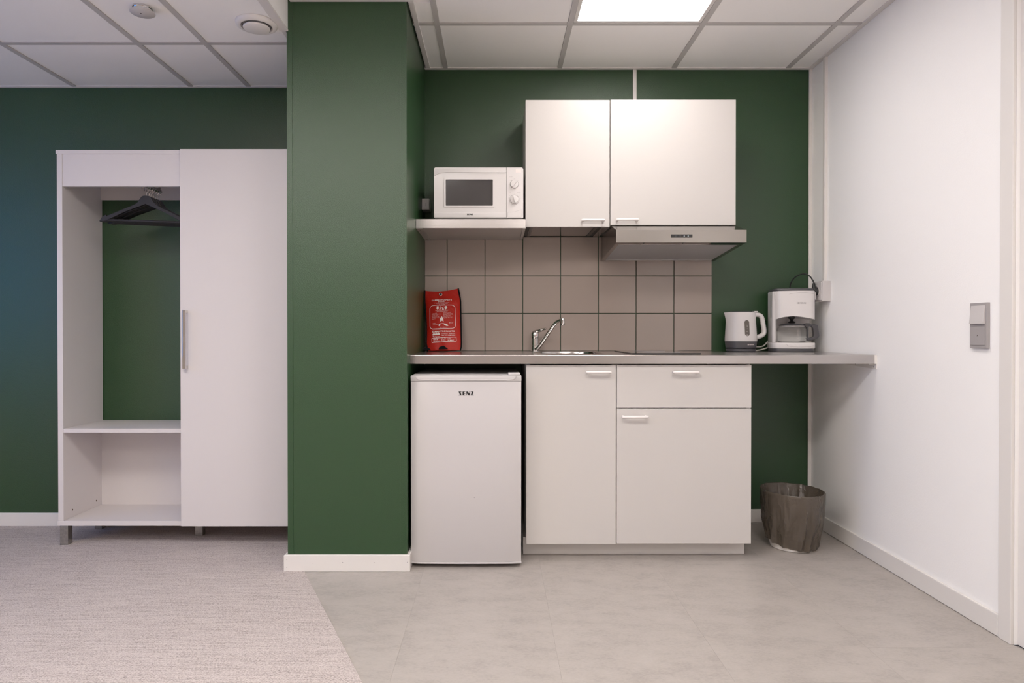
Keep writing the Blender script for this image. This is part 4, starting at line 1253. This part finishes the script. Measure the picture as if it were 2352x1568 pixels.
# ------------------------------------------------------------------ fire blanket bag (own frame: x across, z up the bag, front towards -y)
LEAN = math.radians(-19)
bg_ = thing('fire_blanket_bag', 'red fire blanket pouch with white print leaning against the tiles', 'fire blanket', (-0.2695, -0.148, ZT + 0.0050), (LEAN, math.radians(-1.6), math.radians(2)), local=True)
BH = 0.335
SC = BH / 146.0        # metres per photo pixel along the pouch
def left_edge(v): return -0.087 + 0.004 * math.sin(v * 5) + (0.010 * max(0, 1 - v / 0.12))
def right_edge(v): return 0.091 - 0.010 * max(0, (v - 0.82) / 0.18) - 0.006 * max(0, 1 - v / 0.06)
def bulge(s, v):
    e = max(0.0, 1 - abs(s) ** 2.6)
    vv = max(0.0, min(1.0, v))
    prof = (math.sin(PI * min(1, (vv * 0.80 + 0.13))) ** 0.8)
    prof *= 1.0 if vv < 0.8 else 1 - 0.75 * ((vv - 0.8) / 0.2)
    return 0.024 * (e ** 0.75) * prof + 0.0016 * math.sin(s * 9 + v * 7) * e * (1 - vv * 0.3)
def top_dip(s): return -0.010 * (1 - s * s) + 0.004 * s
def front_pt(u, z, off=0.0008):
    v = max(0.0, min(1.0, z / BH))
    l, r = left_edge(v), right_edge(v)
    s = max(-1, min(1, (u - l) / (r - l) * 2 - 1))
    return (u, -bulge(s, v) - 0.003 - off, z)
bm = bmesh.new()
NU, NV = 26, 36
fr_rows, bk_rows = [], []
for j in range(NV + 1):
    v = j / NV
    l, r = left_edge(v), right_edge(v)
    A, B = [], []
    for i in range(NU + 1):
        s = -1 + 2 * i / NU
        u = l + (r - l) * (s + 1) / 2
        z = v * BH + top_dip(s) * max(0, (v - 0.75) / 0.25)
        A.append(bm.verts.new((u, -bulge(s, v) - 0.003, z)))
        B.append(bm.verts.new((u, 0.004 * (1 - abs(s) ** 3), z)))
    fr_rows.append(A); bk_rows.append(B)
for R in (fr_rows, bk_rows):
    for A, B in zip(R, R[1:]):
        for i in range(NU):
            bm.faces.new((A[i], A[i + 1], B[i + 1], B[i]))
for j in range(NV):
    bm.faces.new((fr_rows[j][0], fr_rows[j + 1][0], bk_rows[j + 1][0], bk_rows[j][0]))
    bm.faces.new((fr_rows[j][-1], fr_rows[j + 1][-1], bk_rows[j + 1][-1], bk_rows[j][-1]))
for i in range(NU):
    bm.faces.new((fr_rows[0][i], fr_rows[0][i + 1], bk_rows[0][i + 1], bk_rows[0][i]))
    bm.faces.new((fr_rows[-1][i], fr_rows[-1][i + 1], bk_rows[-1][i + 1], bk_rows[-1][i]))
pouch = obj('pouch', bm, M_RED, bg_, True)
for side_, edge in ((-1, left_edge), (1, right_edge)):
    pts = [(edge(j / 20) + 0.0015 * side_, -0.002, j / 20 * BH + (0.004 * side_ if j > 18 else 0)) for j in range(21)]
    obj('edge_binding', tube(pts, 0.0042, 8, up=(1, 0, 0), flat=1.3), M_WEB, bg_, True)
obj('pull_tab', prism([(-0.103, -0.001), (-0.060, -0.001), (-0.070, 0.010), (-0.096, 0.017)], 'y', -0.020, -0.016, 0.0008), M_WEB, bg_)
obj('pull_tab', prism([(-0.022, 0.0), (0.026, 0.0), (0.004, 0.018), (-0.018, 0.012)], 'y', -0.030, -0.026, 0.0008), M_WEB, bg_)
ey = (-0.010, front_pt(-0.010, 0.304)[1] - 0.001, 0.304)
eo = obj('eyelet', torus(ey, 0.0072, 0.0024, 'y', 24, 8), M_CHROME, bg_, True)
obj('eyelet_hole', lathe([(0.0058, 0), (0.0058, 0.0006), (0, 0.0006)], ey, 18, 'y'), M_INK, eo)
bm = bmesh.new()
def bag_text(s, px, py, h, bold=0.0, wide=1.0, align='CENTER', width=None):
    """px, py: photo pixel of the anchor (baseline); h: letter height in pixels; width: fit to that many pixels"""
    vf = text_polys(s, h * SC * 1.38, bold * 0.45 if bold > 0.00025 else 0.0, align)
    vs, fs = vf
    if width:
        w_ = max(v[0] for v in vs) - min(v[0] for v in vs)
        k = width * 0.00222 / w_
    else:
        k = wide
    ux, uz = (px - 1019) * 0.00222, (809 - py) * SC
    add_polys(bm, ([(v[0] * k, v[1]) for v in vs], fs), lambda u, v: front_pt(ux + u, uz + v))
def stroke(pts, wpx):
    P = [((p[0] - 1019) * 0.00222, (809 - p[1]) * SC) for p in pts]
    hw = wpx * SC / 2
    n = len(P)
    for i in range(n - 1):
        a, b = Vector(P[i]), Vector(P[i + 1])
        t = (b - a)
        m_ = max(1, int(t.length / 0.012))
        nrm = Vector((-t.y, t.x)).normalized() * hw
        for q in range(m_):
            p0 = a + t * q / m_; p1 = a + t * (q + 1) / m_
            bm.faces.new([bm.verts.new(front_pt(c.x, c.y)) for c in (p0 - nrm, p1 - nrm, p1 + nrm, p0 + nrm)])
def fillp(poly):
    bm.faces.new([bm.verts.new(front_pt((p[0] - 1019) * 0.00222, (809 - p[1]) * SC)) for p in poly])
bag_text('SAMMUTUSPEITE', 1017.5, 693.2, 3.6, 0.0004, width=47)
bag_text('BRANDFILT', 1017, 696.6, 2.0, 0.0003, width=17)
bag_text('Tuhopalon alkusammutukseen tarkoitettu', 1017, 699.2, 1.4, 0.0001, width=36)
bag_text('Avsedd for slackning av brand', 1018, 701.4, 1.3, 0.0001, width=26)
bag_text('EN 1869:1997', 1018, 703.8, 1.5, 0.0002, width=14)
# instruction panel outline
rx0, rx1, ry0, ry1, rr_ = 989.5, 1048.0, 704.5, 760.5, 7.5
op = []
for (cx_, cy_, a0) in ((rx1 - rr_, ry0 + rr_, -90), (rx1 - rr_, ry1 - rr_, 0), (rx0 + rr_, ry1 - rr_, 90), (rx0 + rr_, ry0 + rr_, 180)):
    for i in range(7):
        a = math.radians(a0 + 15 * i)
        op.append((cx_ + rr_ * math.cos(a), cy_ + rr_ * math.sin(a)))
op.append(op[0])
stroke(op, 1.0)
for ax_ in (1007.8, 1026.5):
    fillp([(ax_ - 2.2, 707), (ax_ + 2.2, 707), (ax_ + 2.2, 711.2), (ax_ + 4.2, 711.2), (ax_, 716), (ax_ - 4.2, 711.2), (ax_ - 2.2, 711.2)])
for sgn in (-1, 1):     # two hands pulling the straps
    c = 1017.2
    stroke([(c + sgn * 3.6, 707), (c + sgn * 2.6, 710), (c + sgn * 1.4, 711)], 0.9)
    stroke([(c + sgn * 1.2, 711), (c + sgn * 2.0, 714), (c + sgn * 1.6, 716)], 1.4)
    stroke([(c + sgn * 3.0, 712), (c + sgn * 5.6, 716.5)], 0.8)
stroke([(1015.8, 711.2), (1018.6, 711.2)], 1.2)
bag_text('VEDÄ NAUHOISTA VOIMAKKAASTI', 1018, 718.3, 1.5, 0.0001, width=31)
bag_text('DRA I BANDEN KRAFTIGT', 1018.5, 720.4, 1.4, 0.0001, width=25)
left = ['TOIMI NÄIN', 'Vedä peite pakkauksesta', 'suojaa kädet', 'peitä palo', 'sammuta lämpö', 'anna peitteen olla', 'soita 112']
right = ['GOR SA HAR', 'Dra ut filten ur pasen', 'skydda handerna', 'tack branden', 'stang av varme', 'lat filten ligga kvar', 'ring 112']
wl = [12, 22, 15, 11, 17, 18, 8]; wr = [17, 22, 22, 17, 11, 21, 8]
for i in range(7):
    bag_text(left[i], 994, 724.8 + i * 2.15, 1.25, 0.0001, align='LEFT', width=wl[i])
    bag_text(right[i], 1020.5, 723.8 + i * 2.15, 1.25, 0.0001, align='LEFT', width=wr[i])
# small figure under a blanket and pan, drawn as simple marks
fillp([(1016.8, 731.5), (1018.6, 734), (1020.4, 737), (1021, 742.5), (1013, 742.5), (1013.4, 737), (1015.2, 734)])
stroke([(1014.5, 742.5), (1013, 745.5)], 1.0); stroke([(1019.5, 742.5), (1021, 745.5)], 1.0)
fillp([(1009, 753.5), (1010.5, 750.5), (1014, 749), (1020, 748.6), (1026, 749.5), (1030.5, 752), (1032, 754.5), (1028, 755), (1024, 753), (1013, 753.2), (1011, 755)])
bag_text('AIKUINEN', 996, 748.2, 1.3, 0.0001, align='LEFT', width=6); bag_text('suuri palava', 996, 750.8, 1.3, 0.0001, align='LEFT', width=13)
bag_text('BARN OCH', 1034, 747.3, 1.3, 0.0001, align='LEFT', width=9); bag_text('djur brinner', 1034, 749.6, 1.3, 0.0001, align='LEFT', width=8)
bag_text('120 x 180cm', 1019.5, 758.6, 1.6, 0.0002, width=15)
bag_text('PALVELEE TURVALLISESTI', 995, 763.2, 1.2, 0.0001, align='LEFT', width=19)
bag_text('SAMMUTINHUOLTO', 1020.5, 768.6, 3.2, 0.0005, width=52)
bag_text('Tuottajantie 1 - 00380 Oulu', 1031, 773.6, 1.6, 0.0002, width=32)
bag_text('Puh. 010 548 0104', 1031, 777.3, 2.3, 0.0004, width=32)
fillp([(995.5, 772.0), (1012.5, 771.0), (1012.5, 774.8), (995.5, 775.4)])
for xx in (998, 1003, 1008):
    fillp([(xx - 1, 769.4), (xx + 2, 769.1), (xx + 2, 772), (xx - 1, 772)])
bag_text('Temprex', 1004, 780.2, 3.4, 0.0003, width=17)
stroke([(993.5, 782.3), (1049, 780.3), (1049.5, 789.6), (994, 791.8), (993.5, 782.3)], 1.1)
bag_text('HÄTÄ', 997, 786.2, 2.2, 0.0003, align='LEFT', width=10); bag_text('NUMERO', 997, 789.8, 2.2, 0.0003, align='LEFT', width=14)
bag_text('Soita   Ring', 1020.2, 783.2, 1.2, 0.0001, width=11); bag_text('112', 1020.2, 788.8, 4.2, 0.0005, width=8.5)
bag_text('NÖD', 1030, 785.2, 2.2, 0.0003, align='LEFT', width=7); bag_text('NUMRET', 1030, 788.6, 2.2, 0.0003, align='LEFT', width=14)
obj('printed_text', bm, M_PRINT, pouch, recalc=False)
